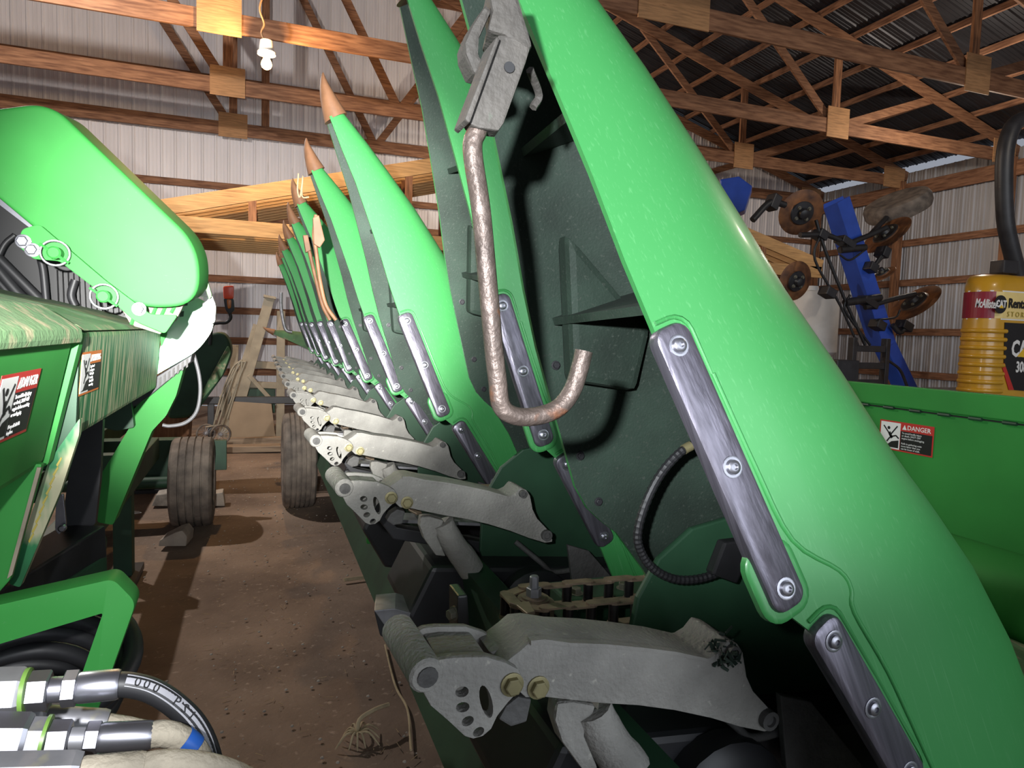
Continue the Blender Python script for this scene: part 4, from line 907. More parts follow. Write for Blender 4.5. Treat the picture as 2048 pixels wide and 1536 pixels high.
t2, h2, p2 = fitting('hydraulic_hose', [('swivel_nut', -60, 58, 1478, 1478, 44, 6, 'zinc'), ('hex_nut', 55, 90, 1480, 1480, 38, 6, 'zinc_dusty'), ('seal_ring', 86, 95, 1480, 1480, 42, 20, 'oring_green'), ('hex_nut', 94, 140, 1480, 1478, 33, 6, 'zinc'), ('neck', 138, 172, 1478, 1477, 20, 18, 'zinc_dusty'), ('hex_nut', 170, 200, 1476, 1475, 28, 6, 'zinc'), ('ferrule', 198, 306, 1475, 1470, 26, 20, 'zinc')], 0.53, 'lower hydraulic hose with silver couplings and a dusty sleeve, lower left corner',
    [(290, 1471), (330, 1468), (365, 1480), (395, 1510), (410, 1560), (412, 1640)], 24, 'sleeve')
b = B(); b.tube(p2[16:22], 0.0099, 16); b.make('blue_tape', 'blue_tape', t2, smooth=60)
t3, h3, p3 = fitting('hydraulic_hose', [('swivel_nut', -60, 160, 1555, 1548, 40, 6, 'zinc_dusty'), ('ferrule', 158, 290, 1548, 1535, 30, 20, 'sleeve')], 0.50, 'dusty hydraulic hose at the very bottom left corner',
    [(270, 1536), (330, 1526), (400, 1530), (470, 1550), (540, 1590)], 24, 'sleeve')
t4, h4, p4 = fitting('hydraulic_hose', [('ferrule', 90, 215, 1438, 1446, 24, 20, 'zinc_dusty'), ('hex_nut', 40, 92, 1432, 1438, 28, 6, 'zinc_dusty')], 0.62, 'dusty hydraulic hose half hidden between the two silver couplings',
    [(200, 1445), (260, 1455), (320, 1470), (380, 1500), (420, 1560)], 18, 'sleeve')
b = B(); hk = at(-58, 1470, 0.54); b.box(hk+Vector((-0.065, 0.02, -0.02)), (0.09, 0.12, 0.10)); b.box(hk+Vector((-0.065, 0.02, -0.63)), (0.07, 0.07, 1.14))
CB = b.make('hose_manifold', 'black_paint', bevel=0.006); tag(CB, 'black manifold block on a post that holds the hydraulic couplings, left edge', 'manifold')

# ================================================================== TRAILERS AND WHEELS
def wheel(parent, c, R, wd, tm='tyre', ribs=5):
    """tyre with circumferential ribs, axle along x"""
    pr = []; hw = wd/2
    pr += [(-hw*0.70, R*0.56), (-hw*0.95, R*0.66), (-hw, R*0.80), (-hw*0.95, R*0.92), (-hw*0.84, R*0.975)]
    g = wd*0.84/ribs
    for k in range(ribs):
        x0 = -hw*0.84+k*g; cr = lambda x: R*(1-0.03*(x/hw)**2)
        if k: pr += [(x0-0.006, cr(x0)), (x0-0.004, cr(x0)-0.012), (x0+0.004, cr(x0)-0.012), (x0+0.006, cr(x0))]
    pr += [(hw*0.84, R*0.975), (hw*0.95, R*0.92), (hw, R*0.80), (hw*0.95, R*0.66), (hw*0.70, R*0.56)]
    b = B(); b.lathe(pr, c, (1, 0, 0), 44); T = b.make('wheel', tm, parent, origin=c, smooth=35)
    b = B(); b.lathe([(-hw*0.72, R*0.55), (-hw*0.66, R*0.57), (-hw*0.55, R*0.50), (-hw*0.3, R*0.46), (-hw*0.35, R*0.2), (-hw*0.5, R*0.18), (-hw*0.55, 0.001)], c, (1, 0, 0), 28); b.make('rim', 'green_dark', T, smooth=40)
    for k in range(5):
        a = 2*PI*k/5; b = B(); hexbolt(b, Vector(c)+Vector((-hw*0.33, R*0.30*math.cos(a), R*0.30*math.sin(a))), (-1, 0, 0), 0.012, 0.02); b.make('wheel_nut', 'bolt_dark', T)
    return T
TL = thing('platform_trailer', (-0.75, 5.75, 0), 'green trailer axle and ribbed tyre under the left platform', 'trailer')
cw = at(386, 965, 5.75); wheel(TL, (cw.x, 5.75, 0.345), 0.345, 0.30)
b = B(); b.tube([(cw.x-0.1, 5.75, 0.345), (-2.0, 5.75, 0.345)], 0.045, 16); b.make('axle', 'green_dark', TL, smooth=60)
wheel(TL, (-1.95, 5.75, 0.345), 0.345, 0.30)
b = B(); b.box((cw.x-0.35, 5.95, 0.50), (0.60, 0.16, 0.30)); b.make('axle_box', 'green_dark', TL, bevel=0.008)
b = B(); b.box((cw.x+0.18, 6.0, 0.50), (0.10, 0.05, 0.24)); b.make('axle_plate', 'green_dark', TL, bevel=0.004)
b = B(); b.lathe([(0, 0.02), (0.012, 0.02), (0.016, 0.012)], at(419, 885, 5.96), (0, -1, 0), 12); b.make('grease_cap', 'print_yellow', TL)
b = B(); b.box((-1.2, 6.6, 0.62), (0.16, 4.4, 0.16)); b.make('trailer_beam', 'green_dark', TL, bevel=0.008)
TR = thing('header_trailer', (0.6, 6.1, 0), 'dusty trailer wheel and frame under the corn header', 'trailer')
cw2 = at(597, 920, 6.15); wheel(TR, (cw2.x, 6.15, 0.41), 0.41, 0.27, ribs=6)
b = B(); b.tube([(cw2.x+0.1, 6.15, 0.41), (2.2, 6.15, 0.41)], 0.05, 16); b.make('axle', 'black_paint', TR, smooth=60)
wheel(TR, (2.2, 6.15, 0.41), 0.41, 0.27, ribs=6)
b = B(); b.box((0.95, 4.0, 0.40), (0.14, 8.2, 0.14)); b.make('trailer_beam', 'green_dark', TR, bevel=0.008)
b = B(); b.box((1.5, 4.0, 0.40), (0.14, 8.2, 0.14)); b.make('trailer_beam', 'green_dark', TR, bevel=0.008)
for yy in (0.9, 3.6, 5.4, 7.6):
    b = B(); b.box((1.22, yy, 0.59), (1.16, 0.10, 0.14)); b.make('cross_member', 'black_paint', TR, bevel=0.006)
for xx, yy in ((0.95, 0.5), (1.5, 0.5)):
    b = B(); b.box((xx, yy, 0.17), (0.10, 0.10, 0.34)); b.make('stand_leg', 'black_paint', TR, bevel=0.006)
b = B(); b.box((0.98, 6.55, 0.30), (0.5, 0.5, 0.30)); b.make('tool_box', 'cast_dark', TR, bevel=0.01)
# stand plate with bolts and the red-white reflector on the toe beam
sp = slab('stand_plate', roundpoly([(735, 1040), (765, 1040), (765, 1088), (733, 1088)], 3), 2.5, (0, 0.015, 0), 'green_machine', parent=HD, bevel=0.002)
for px, py in ((745, 1051), (745, 1078), (757, 1079)):
    b = B(); hexbolt(b, at(px, py, 2.495), (0, -1, 0), 0.008, 0.008); b.make('hex_bolt', 'zinc', sp)
xr = 0.525
b = B(); b.prism([atX(px, py, xr-0.03) for px, py in ((768, 1056), (776, 1068), (784, 1096), (777, 1084))], (-0.004, 0, 0)); b.make('reflector', 'reflector_red', TB)
b = B(); b.prism([atX(px, py, xr-0.03) for px, py in ((760, 1043), (768, 1056), (777, 1084), (768, 1066))], (-0.004, 0, 0)); b.make('reflector_white', 'white', TB)
# blue-black skid channel jutting out at the front
sk = slab('skid_channel', roundpoly([(748, 1222), (852, 1215), (905, 1255), (898, 1290), (845, 1308), (760, 1272)], 4), 1.62, (0.02, 0.09, 0), 'black_paint', parent=HD, bevel=0.004)
slab('skid_top', [(748, 1221), (790, 1217), (872, 1240), (858, 1258), (768, 1250)], 1.60, (0.02, 0.10, 0.0), 'zinc_dusty', parent=sp if False else HD, bevel=0.002)
b = B(); hexbolt(b, at(850, 1228, 1.62), (0, -0.3, 1), 0.010, 0.016); b.make('hex_bolt', 'bolt_dark', sk)

# ================================================================== BEHIND THE AISLE
def todir(px, py, Y, asp, ix, iy):
    """disc normal: seen with aspect asp, tilted towards image direction (ix, iy)"""
    p = at(px, py, Y); tc = (CAM-p).normalized(); im = (right*ix-up*iy).normalized(); im = (im-tc*im.dot(tc)).normalized()
    return tc*asp+im*math.sqrt(1-asp*asp)
# parked dark green implement with a red and amber lamp
PI_ = thing('parked_implement', (-0.75, 7.0, 0), 'dark green rounded implement in the shade behind the left platform', 'farm machine')
slab('rounded_fender', roundpoly([(340, 700), (405, 672), (448, 660), (466, 700), (446, 752), (385, 836), (335, 838)], [10, 14, 30, 30, 14, 20, 10]), 6.9, (0, 0.5, 0), 'green_dark', parent=PI_, bevel=0.03, seg=3, smooth=50)
slab('worn_edge', roundpoly([(462, 704), (456, 690), (400, 790), (404, 800), (444, 752)], 6), 6.88, (0, 0.03, 0), 'green_dusty', parent=PI_, bevel=0.008)
slab('belly', [(330, 820), (380, 836), (376, 900), (335, 960), (300, 960), (300, 830)], 7.0, (0, 0.3, 0), 'wood_z', parent=PI_, bevel=0.01)
b = B(); b.box((-0.95, 7.2, 0.45), (0.22, 0.3, 0.9)); b.make('pedestal', 'green_dark', PI_, bevel=0.01)
b = B(); b.box((-0.95, 7.2, 0.01), (0.4, 0.5, 0.03)); b.make('pedestal_foot', 'black_paint', PI_)
LM = thing('warning_lamp', at(456, 606, 6.85), 'red and amber warning lamp on a bent black arm', 'lamp')
def rbox(name, pts, Y, vec, m_, parent, r=4, bev=0.006): return slab(name, roundpoly(pts, r), Y, vec, m_, parent=parent, bevel=bev, seg=2, smooth=50)
rbox('red_lens', [(446, 572), (468, 571), (467, 598), (447, 598)], 6.8, (0, 0.09, 0), 'lens_red', LM, 5, 0.014)
rbox('lamp_body', [(447, 597), (467, 597), (469, 620), (458, 630), (450, 618)], 6.81, (0, 0.09, 0), 'black_paint', LM, 4)
rbox('amber_lens', [(453, 598), (463, 599), (462, 616), (456, 618)], 6.80, (0, 0.02, 0), 'lens_amber', LM, 4)
b = B(); b.tube(smoothpath(PX([(459, 624), (461, 636), (452, 645), (436, 646), (424, 652), (420, 690)], 6.86), 5), 0.016, 10); b.make('lamp_arm', 'black_paint', LM, smooth=60)
# tan leaning steel frame
TF = thing('tan_steel_frame', (0.2, 10.2, 0), 'tan painted steel frame with leaning legs by the back wall', 'steel frame')
def pbeam(name, p, q, Y, wpx, dep, m_, parent, upv=None):
    a = at(*p, Y); c = at(*q, Y); b = B(); b.beam(a, c, dep, wpx*Y*0.94/FPX, (c-a).cross(Vector((0, 1, 0)))); return b.make(name, m_, parent, bevel=0.004, seg=1)
pbeam('leaning_leg', (540, 594), (455, 892), 10.2, 19, 0.14, 'tan_steel', TF); pbeam('leaning_leg', (515, 650), (440, 880), 10.35, 16, 0.10, 'tan_steel', TF)
pbeam('end_plate', (527, 592), (552, 597), 10.18, 5, 0.2, 'tan_steel', TF); pbeam('post', (562, 622), (560, 890), 10.3, 16, 0.12, 'tan_steel', TF)
pbeam('cross_beam', (500, 728), (575, 733), 10.3, 14, 0.10, 'tan_steel', TF); pbeam('cross_beam', (490, 768), (575, 772), 10.3, 12, 0.10, 'tan_steel', TF); pbeam('brace', (497, 750), (538, 795), 10.15, 8, 0.05, 'tan_steel', TF)
pbeam('leaning_leg', (470, 690), (460, 890), 10.45, 14, 0.10, 'tan_steel', TF)
b = B(); b.box(at(520, 784, 10.9)+Vector((0, 0, -0.12)), (0.42, 0.3, 0.36)); b.box(at(520, 784, 10.9)+Vector((0, 0, -0.50)), (0.34, 0.24, 0.42)); tag(b.make('green_crate', 'green_dark', bevel=0.01), 'small green crate behind the legs of the tan frame', 'crate')
p = at(520, 800, 9.75); b = B(); b.box((p.x+0.25, 9.75, p.z), (1.9, 0.10, 0.09)); b.box((p.x-0.6, 9.75, p.z/2-0.02), (0.08, 0.08, p.z-0.05)); b.box((p.x+1.1, 9.75, p.z/2-0.02), (0.08, 0.08, p.z-0.05))
tag(b.make('black_rail', 'black_paint', bevel=0.006), 'black steel rail across the end of the aisle, behind the cardboard', 'rail')
c0 = at(463, 803, 9.55); c1 = at(543, 808, 9.55); zb = 0.0
b = B(); b.prism([Vector((c0.x, 9.55, c0.z)), Vector((c1.x, 9.55, c1.z)), Vector((c1.x+0.06, 9.535, zb)), Vector((c0.x-0.06, 9.535, zb))], (0, 0.02, 0)); tag(b.make('cardboard_sheet', 'cardboard', bevel=0.002), 'flat brown cardboard sheet standing at the end of the aisle', 'cardboard')
for i, (pts, h, lab) in enumerate((([(405, 890), (562, 893), (562, 916), (405, 914)], 0.075, 'pale dusty plank lying flat on the dirt, nearest the viewer'), ([(400, 878), (566, 880), (566, 893), (400, 890)], 0.11, 'dusty plank on edge just behind the flat plank, under the cardboard'))):
    q = [atZ(px, py, h) for px, py in pts]; yn = q[2].y; yf = min(q[0].y, 9.40) if i == 0 else 9.52
    yn = 8.95 if i == 0 else 9.41
    b = B(); b.box(((q[0].x+q[1].x)/2, (yn+yf)/2, h/2), (abs(q[1].x-q[0].x), yf-yn, h)); tag(b.make('plank', 'plank_dusty', bevel=0.006), lab, 'plank')
# two-wheeled trolley leaning on the frame
TRL = thing('hand_trolley', (at(430, 870, 9.2).x, 9.2, 0.075), 'old folding hand trolley with two spoked wheels leaning by the cardboard', 'trolley')
def spoked(px, py, Y, R, n):
    c = at(px, py, Y); c.z = 0.078+R; b = B(); b.torus(c, n, R-0.012, 0.013, 30, 8); W = b.make('wheel', 'tyre', TRL, smooth=60)
    b = B(); b.lathe([(-0.03, 0.022), (0.03, 0.022), (0.035, 0.012)], c, n, 14)
    ax = Vector(n).normalized(); u = ax.orthogonal().normalized(); v = ax.cross(u)
    for k in range(14): a = 2*PI*k/14; b.tube([c, c+(u*math.cos(a)+v*math.sin(a))*(R-0.014)], 0.003, 4)
    b.make('spokes', 'zinc_dusty', W); return c
w1 = spoked(441, 852, 9.15, 0.125, (0.25, -1, 0.0)); w2 = spoked(412, 856, 9.3, 0.12, (0.35, -1, 0.0))
for pts in ([(436, 850), (452, 800), (474, 735), (484, 722), (478, 760), (455, 838)], [(428, 850), (440, 800), (462, 742), (478, 724), (490, 724)], [(446, 850), (466, 790), (492, 722)], [(432, 840), (455, 770), (470, 735)], [(440, 795), (480, 728)], [(412, 854), (441, 850)]):
    b = B(); b.tube(smoothpath(PX(pts, 9.15), 4), 0.011, 8); b.make('frame_tube', 'tan_steel', TRL, smooth=60)
slab('bag_panel', [(440, 815), (458, 770), (462, 790), (446, 838)], 9.16, (0, 0.02, 0), 'tan_steel', parent=TRL)
# wheel chocks and a scrap of paper
def ground_block(name, pts, Y, vec, m_, label, cat):
    P = PX(pts, Y); lo = min(q.z for q in P); P = [Vector((q.x, q.y, q.z-lo)) for q in P]
    b = B(); b.prism(P, vec); return tag(b.make(name, m_, bevel=0.01), label, cat)
yc = atZ(345, 1062, 0).y; b0 = ground_block('wheel_chock', [(316, 1064), (372, 1064), (374, 1044), (364, 1032), (350, 1036), (318, 1052)], yc-0.42, (0.03, 0.20, 0), 'block', 'pale wedge block in front of the left ribbed tyre', 'block')
ground_block('wheel_chock', [(404, 1022), (450, 1022), (446, 994), (410, 1000)], 6.3, (0.0, 0.16, 0), 'block', 'pale block behind the left ribbed tyre', 'block')
ground_block('stone', [(303, 1040), (340, 1040), (338, 1014), (312, 1018)], 6.4, (0.0, 0.2, 0), 'pebble', 'rough grey stone left of the ribbed tyre', 'stone')
b = B(); q = atZ(262, 1030, 0.0); b.prism([q+Vector((x_, y_, z_)) for x_, y_, z_ in ((-0.07, -0.05, 0.006), (0.08, -0.03, 0.02), (0.05, 0.05, 0.012), (-0.05, 0.06, 0.025))], (0, 0, 0.004)); tag(b.make('paper_scrap', 'white'), 'crumpled white paper scrap on the dirt at the left', 'paper')

# ================================================================== RIGHT: BLUE TOOLBAR, TANK, YELLOW MACHINE
BT = thing('blue_toolbar', (6.4, 6.3, 0), 'blue folded applicator toolbar with rusty coulter discs and black hoses', 'farm implement')
YB = 6.2
pbeam('wing_beam', (1672, 402), (1765, 690), YB, 46, 0.22, 'blue', BT); pbeam('wing_beam', (1762, 676), (1822, 800), YB+0.03, 38, 0.20, 'blue', BT)
b = B(); b.beam(at(1822, 800, YB), Vector((at(1822, 800, YB).x+0.05, YB, 0.06)), 0.2, 0.2, (0, 1, 0)); b.make('frame_leg', 'blue', BT, bevel=0.01)
b = B(); b.box((at(1740, 760, YB).x, YB+0.4, 0.55), (1.6, 0.18, 0.18)); b.make('main_frame', 'blue', BT, bevel=0.01)
slab('far_wing', [(1440, 358), (1478, 352), (1505, 372), (1490, 420), (1440, 440)], 7.2, (0.2, 0.25, 0), 'blue', parent=BT, bevel=0.02)
slab('beam_cap', [(1640, 412), (1686, 392), (1688, 398), (1642, 420)], YB-0.13, (0, 0.02, 0), 'blue', parent=BT)
def coulter(px, py, Rpx, asp, ix, iy, Y):
    n = todir(px, py, Y, asp, ix, iy); c = at(px, py, Y); dpt = (c-CAM).dot(fwd); R = Rpx*dpt/FPX
    b = B(); b.lathe([(-0.006, R*0.96), (0, R), (0.006, R*0.96), (0.012, R*0.55), (0.03, R*0.5)], c, n, 36); D = b.make('coulter_disc', 'disc_rust', BT, smooth=35)
    b = B(); b.lathe([(0.028, R*0.52), (0.04, R*0.48), (0.045, R*0.25), (0.09, R*0.20), (0.10, R*0.10)], c, n, 24); b.make('disc_hub', 'black_paint', D, smooth=35)
    for k in range(4):
        u = n.orthogonal().normalized(); v = n.cross(u); a = 2*PI*k/4
        b = B(); hexbolt(b, c+n*0.045+(u*math.cos(a)+v*math.sin(a))*R*0.32, n, 0.016, 0.02); b.make('hub_bolt', 'bolt_dark', D)
coulter(1602, 425, 46, 0.86, 0.5, 0.3, YB-0.1); coulter(1590, 562, 40, 0.72, 0.8, 0.2, YB+0.1); coulter(1773, 470, 50, 0.42, -0.62, -0.78, YB); coulter(1830, 606, 51, 0.45, -0.60, -0.80, YB)
coulter(1768, 548, 24, 0.35, -0.5, -0.8, YB+0.5)
for pts, r in (([(1505, 440), (1540, 405), (1570, 410)], 0.035), ([(1690, 490), (1740, 470), (1773, 455)], 0.03), ([(1730, 615), (1780, 600), (1830, 588)], 0.03), ([(1680, 500), (1730, 495)], 0.04), ([(1690, 605), (1760, 595)], 0.045), ([(1600, 470), (1650, 470), (1680, 480)], 0.03),
    ([(1632, 440), (1650, 500), (1690, 600), (1730, 690)], 0.018), ([(1640, 470), (1630, 520), (1680, 610), (1720, 700)], 0.014), ([(1680, 510), (1700, 520), (1730, 500)], 0.012), ([(1750, 640), (1790, 635), (1800, 620)], 0.012), ([(1700, 590), (1690, 620), (1740, 690)], 0.014), ([(1775, 720), (1800, 740), (1815, 775)], 0.016), ([(1768, 510), (1750, 530), (1770, 500)], 0.02), ([(1785, 650), (1800, 665), (1815, 650)], 0.03)):
    b = B(); b.tube(smoothpath(PX(pts, YB-0.18), 5), r, 8); b.make('hose', 'rubber', BT, smooth=60)
for px, py, sx, sy in ((1640, 470, 0.12, 0.10), (1690, 485, 0.2, 0.08), (1655, 585, 0.14, 0.1), (1735, 605, 0.22, 0.08), (1765, 505, 0.10, 0.12), (1808, 652, 0.16, 0.10), (1545, 405, 0.10, 0.16), (1740, 535, 0.12, 0.1), (1755, 650, 0.14, 0.1)):
    b = B(); b.box(at(px, py, YB-0.15), (sx, 0.14, sy), Matrix.Rotation(0.4, 3, 'Y')); b.make('clamp_block', 'black_paint', BT, bevel=0.012)
# gauge wheel seen on edge near the top
gn = todir(1800, 408, YB+0.3, 0.25, -0.28, -0.96); gc = at(1795, 412, YB+0.3)
b = B(); b.lathe([(-0.09, 0.20), (-0.11, 0.30), (-0.09, 0.36), (-0.04, 0.385), (0.04, 0.385), (0.09, 0.36), (0.11, 0.30), (0.09, 0.20)], gc, gn, 36); b.make('gauge_wheel', 'tyre', BT, smooth=40)
b = B(); b.tube([gc, at(1740, 470, YB)], 0.03, 8); b.make('gauge_arm', 'black_paint', BT)
# black ladder rack in front of it
LR = thing('ladder_rack', (at(1735, 740, 5.9).x, 5.9, 0), 'black slatted rack standing in front of the blue toolbar', 'rack')
xa = at(1702, 740, 5.9).x; xb = at(1768, 740, 5.9).x; zt = at(1735, 676, 5.9).z
for x_ in (xa, xb):
    b = B(); b.box((x_, 5.9, zt/2), (0.06, 0.08, zt)); b.make('upright', 'black_paint', LR, bevel=0.006)
for k in range(6):
    b = B(); b.box(((xa+xb)/2, 5.9, zt-0.12-0.19*k), (xb-xa, 0.06, 0.07)); b.make('slat', 'black_paint', LR, bevel=0.005)
b = B(); b.lathe([(-0.5, 0.02), (-0.47, 0.26), (-0.36, 0.36), (0.32, 0.36), (0.44, 0.26), (0.46, 0.10), (0.52, 0.09)], at(1618, 650, 7.4), (0, 0, 1), 32); o = b.make('white_tank', 'tank_white', BT, smooth=40)
b = B(); c = at(1618, 650, 7.4); b.box((c.x, 7.4, (c.z-0.5)/2), (0.5, 0.5, c.z-0.5)); b.make('tank_stand', 'black_paint', BT, bevel=0.01)
# pale post and blue box low behind the near snout
b = B(); p = at(1690, 720, 5.6); b.box((p.x, 5.7, p.z/2), (0.30, 0.3, p.z)); tag(b.make('battery_box', 'black_paint', bevel=0.01), 'dark box beside the slatted rack, half hidden by the near snout', 'box')
# yellow excavator
EX = thing('yellow_excavator', (8.6, 6.0, 0), 'yellow compact excavator with ribbed side and black number decal', 'excavator')
rc = 0.20; sil = at(1918, 720, 5.0+rc*1.8); xc = sil.x+0.6*rc; yc_ = 5.0+rc; ztop = at(1990, 543, 5.0).z; zbot = 1.0; xl = xc-rc
plan = []
for k in range(13): a = 2.214+(1.5*PI-2.214)*k/12; plan.append((xc+rc*math.cos(a), yc_+rc*math.sin(a)))
plan += [(9.4, 5.0), (10.6, 6.0), (9.6, 7.2), (xc-0.6*rc+1.75, yc_+0.8*rc+1.31)]
pcen = Vector((sum(p[0] for p in plan)/len(plan)+0.6, sum(p[1] for p in plan)/len(plan)+0.4, 0))
def planring(inset, z):
    out = []
    for x_, y_ in plan:
        p_ = Vector((x_, y_, 0)); d_ = (pcen-p_).normalized(); q_ = p_+d_*inset; out.append(Vector((q_.x, q_.y, z)))
    return out
rings = [planring(0.0, zbot), planring(0.0, ztop-0.20), planring(0.012, ztop-0.13), planring(0.05, ztop-0.06), planring(0.13, ztop-0.015), planring(0.26, ztop)]
b = B(); b.rings(rings, True); EB = b.make('engine_cover', 'yellow', EX, smooth=35)
for k in range(8):
    z = at(1950, 660+17.5*k, 4.99).z; x0 = xl+0.04; x1 = at(1985, 700, 4.99).x
    pth = [Vector((xc+(rc+0.004)*math.cos(2.6+(1.5*PI-2.6)*j/8), yc_+(rc+0.004)*math.sin(2.6+(1.5*PI-2.6)*j/8), z)) for j in range(9)]+[Vector((max(x1, xc+0.05), 4.998, z))]
    b = B(); b.tube(pth, 0.024, 8); b.make('pressed_rib', 'yellow', EX, smooth=60)
# decal band following the rounded corner
def band(name, pa, pb, za, zb_, m_, off):
    """strip wrapped round the corner; pa, pb = arc-length positions from the left side"""
    def pos(s):
        L1 = rc*PI/2
        if s < L1: a = PI+s/rc; return Vector((xc+(rc+off)*math.cos(a), yc_+(rc+off)*math.sin(a), 0))
        return Vector((xc+(s-L1), 5.0-off, 0))
    b = B(); n_ = 12; A = []; C_ = []
    for k in range(n_+1):
        s = pa+(pb-pa)*k/n_; p_ = pos(s); A.append(b.bm.verts.new(p_+Vector((0, 0, za)))); C_.append(b.bm.verts.new(p_+Vector((0, 0, zb_))))
    for k in range(n_): b.face([A[k], A[k+1], C_[k+1], C_[k]])
    ge = bmesh.ops.extrude_face_region(b.bm, geom=b.bm.faces[:])
    for v in [g for g in ge['geom'] if isinstance(g, bmesh.types.BMVert)]: v.co += Vector((0.002, 0.002, 0))
    return b.make(name, m_, EB)
z1 = at(1990, 582, 4.99).z; z0 = at(1990, 636, 4.99).z; L1 = rc*PI/2
sA = L1+at(1946, 610, 4.99).x-(xl+rc); sB = L1+at(1997, 610, 4.99).x-(xl+rc)
sA = min(sA, L1*0.3)
band('decal_border', sA-0.012, sB+1.0, z0-0.014, z1+0.014, 'print_white', 0.002); band('maroon_panel', sA, sB, z0, z1, 'print_maroon', 0.005); band('cream_panel', sB, sB+1.0, z0, z1, 'print_cream', 0.005)
hz_ = z1-z0
text_part('name_lettering', 'McAllister', 'print_white', EB, Vector((at(1948, 620, 4.99).x, 4.985, z0+hz_*0.36)), (1, 0, 0), (0, 0, 1), hz_*0.46, 0.002, shear=0.3, sx=0.62, bold=0.002)
cc_ = Vector((at(2001, 608, 4.99).x, 4.992, (z0+z1)/2+0.005))
b = B(); b.lathe([(0, hz_*0.34), (0.006, hz_*0.34)], cc_, (0, -1, 0), 28); b.make('round_badge', 'print_black', EB)
text_part('badge_lettering', 'CAT', 'print_white', EB, cc_+Vector((-hz_*0.27, -0.008, -hz_*0.10)), (1, 0, 0), (0, 0, 1), hz_*0.36, 0.002, sx=0.78, bold=0.004)
b = B(); b.prism([cc_+Vector((x_*hz_, -0.010, z_*hz_)) for x_, z_ in ((-0.10, -0.14), (0.14, -0.14), (0.02, -0.02))], (0, -0.003, 0)); b.make('badge_triangle', 'print_yellow', EB)
text_part('rental_lettering', 'Rental', 'print_black', EB, Vector((at(2016, 618, 4.99).x, 4.988, z0+hz_*0.42)), (1, 0, 0), (0, 0, 1), hz_*0.50, 0.002, sx=0.85, bold=0.003)
text_part('store_lettering', 'S T O R E', 'print_gold', EB, Vector((at(2014, 630, 4.99).x, 4.988, z0+hz_*0.08)), (1, 0, 0), (0, 0, 1), hz_*0.28, 0.002)
Yd = 4.992
slab('black_decal', [(2010, 645), (2140, 652), (2140, 790), (2027, 780), (2008, 730)], Yd, (0, 0.006, 0), 'print_black', parent=EB)
slab('red_stripe', [(2003, 728), (2009, 726), (2028, 780), (2018, 780)], Yd-0.001, (0, 0.006, 0), 'print_red', parent=EB)
text_part('maker_lettering', 'CAT', 'print_white', EB, Vector((at(2021, 712, Yd).x, Yd-0.004, at(2021, 712, Yd).z)), (1, 0, 0), (0, 0, 1), 0.235, 0.002, sx=0.72, bold=0.008)
b = B(); b.prism(PX([(2034, 713), (2066, 717), (2050, 694)], Yd-0.006), (0, -0.003, 0)); b.make('yellow_triangle', 'print_yellow', EB)
text_part('number_lettering', '308', 'print_white', EB, Vector((at(2030, 744, Yd).x, Yd-0.004, at(2030, 744, Yd).z)), (1, 0, 0), (0, 0, 1), 0.16, 0.002, sx=0.72, bold=0.004)
b = B(); b.tube(smoothpath(PX([(2110, 238), (2060, 236), (2030, 248), (2014, 285), (2008, 340), (2010, 430), (2018, 480), (2036, 550)], 5.3), 6), 0.085, 16); b.make('guard_pipe', 'black_paint', EX, smooth=60)
b = B(); b.box(at(2008, 535, 5.25), (0.22, 0.16, 0.14)); b.make('pipe_bracket', 'black_paint', EX, bevel=0.01)
b = B(); b.box((9.2, 6.1, 0.80), (1.6, 1.5, 0.40)); b.make('slew_base', 'black_paint', EX, bevel=0.03)
for xx in (8.4, 9.9):
    b = B(); b.prism([Vector((xx, 5.9+y_, z_)) for y_, z_ in ((-1.1, 0.12), (-1.2, 0.3), (-1.05, 0.5), (-0.8, 0.58), (0.8, 0.58), (1.05, 0.5), (1.2, 0.3), (1.1, 0.12), (0.85, 0.0), (-0.85, 0.0))], (0.35, 0, 0)); b.make('rubber_track', 'rubber', EX, bevel=0.02)

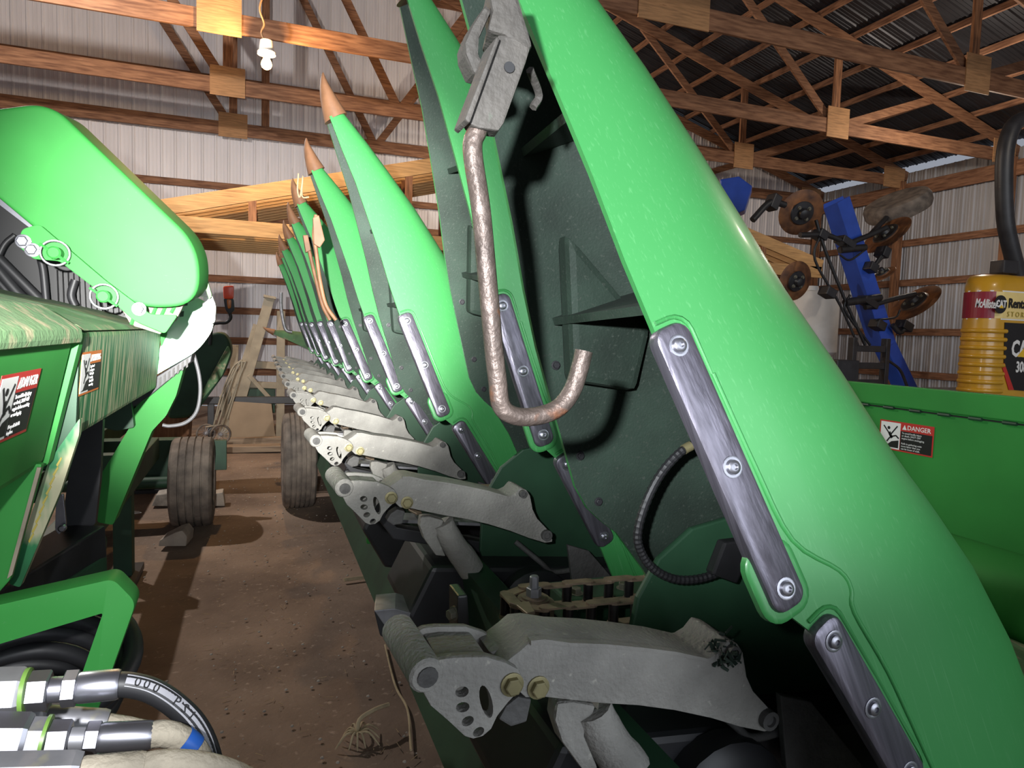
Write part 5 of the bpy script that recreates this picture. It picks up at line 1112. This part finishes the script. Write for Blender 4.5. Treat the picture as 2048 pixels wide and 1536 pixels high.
# ================================================================== LITTER ON THE DIRT
random.seed(11)
b = B()
for k in range(420):
    y = random.uniform(1.6, 8.5); x = random.gauss(0.0, 0.45)+0.02*y; L = random.uniform(0.01, 0.04); a = random.uniform(0, PI); p = Vector((x, y, 0.004)); d = Vector((math.cos(a), math.sin(a), random.uniform(-.05, .15)))*L
    b.beam(p, p+d, random.uniform(0.001, 0.0025), 0.0015)
o = b.make('straw_litter', 'straw', origin=(0, 4, 0), kind='stuff'); tag(o, 'loose straw and chaff scattered over the dirt aisle', 'straw')
b = B()
for k in range(520):
    y = random.uniform(1.6, 8.5); x = random.gauss(0.0, 0.4)+0.03*y; r = random.choice((0.003, 0.004, 0.005, 0.008)); 
    b.lathe([(-r*0.4, r*0.5), (0, r), (r*0.5, r*0.6)], (x, y, r*0.4), (0, 0, 1), 6, random.random())
o = b.make('grit', 'pebble', origin=(0, 4, 0), kind='stuff'); tag(o, 'pale grit and small pebbles strewn over the dirt aisle', 'grit')
CR = atZ(715, 1485, 0.0)
b = B()
for k in range(11):
    a = 2*PI*k/11; L = random.uniform(0.05, 0.11); p = CR+Vector((0, 0, 0.035)); b.tube(smoothpath([p, p+Vector((math.cos(a)*L*0.5, math.sin(a)*L*0.5, 0.012)), p+Vector((math.cos(a)*L, math.sin(a)*L, -0.032))], 3), [0.005]*3+[0.004]*3+[0.002], 6)
b.tube(smoothpath([CR+Vector((0, 0, 0.03)), CR+Vector((0.01, 0.03, 0.07)), CR+Vector((0.07, 0.05, 0.09)), CR+Vector((0.13, 0.08, 0.085))], 4), 0.008, 8)
tag(b.make('corn_root', 'stalk', smooth=60), 'dry pale corn root clump on the dirt at the bottom of the aisle', 'plant debris')
b = B(); b.tube(smoothpath([atZ(770, 1290, 0.01), atZ(790, 1370, 0.02), atZ(815, 1420, 0.015), atZ(822, 1500, 0.01)], 6), 0.005, 6); tag(b.make('dry_stalk', 'stalk', smooth=60), 'thin dry stalk lying beside the nearest cast arm', 'plant debris')
b = B(); q0 = atZ(688, 1160, 0.015); b.tube(smoothpath([q0, q0+Vector((0.12, 0.01, 0)), q0+Vector((0.26, -0.02, 0))], 4), 0.012, 6); tag(b.make('dry_stalk', 'stalk', smooth=60), 'thick pale stalk piece on the dirt under the row units', 'plant debris')
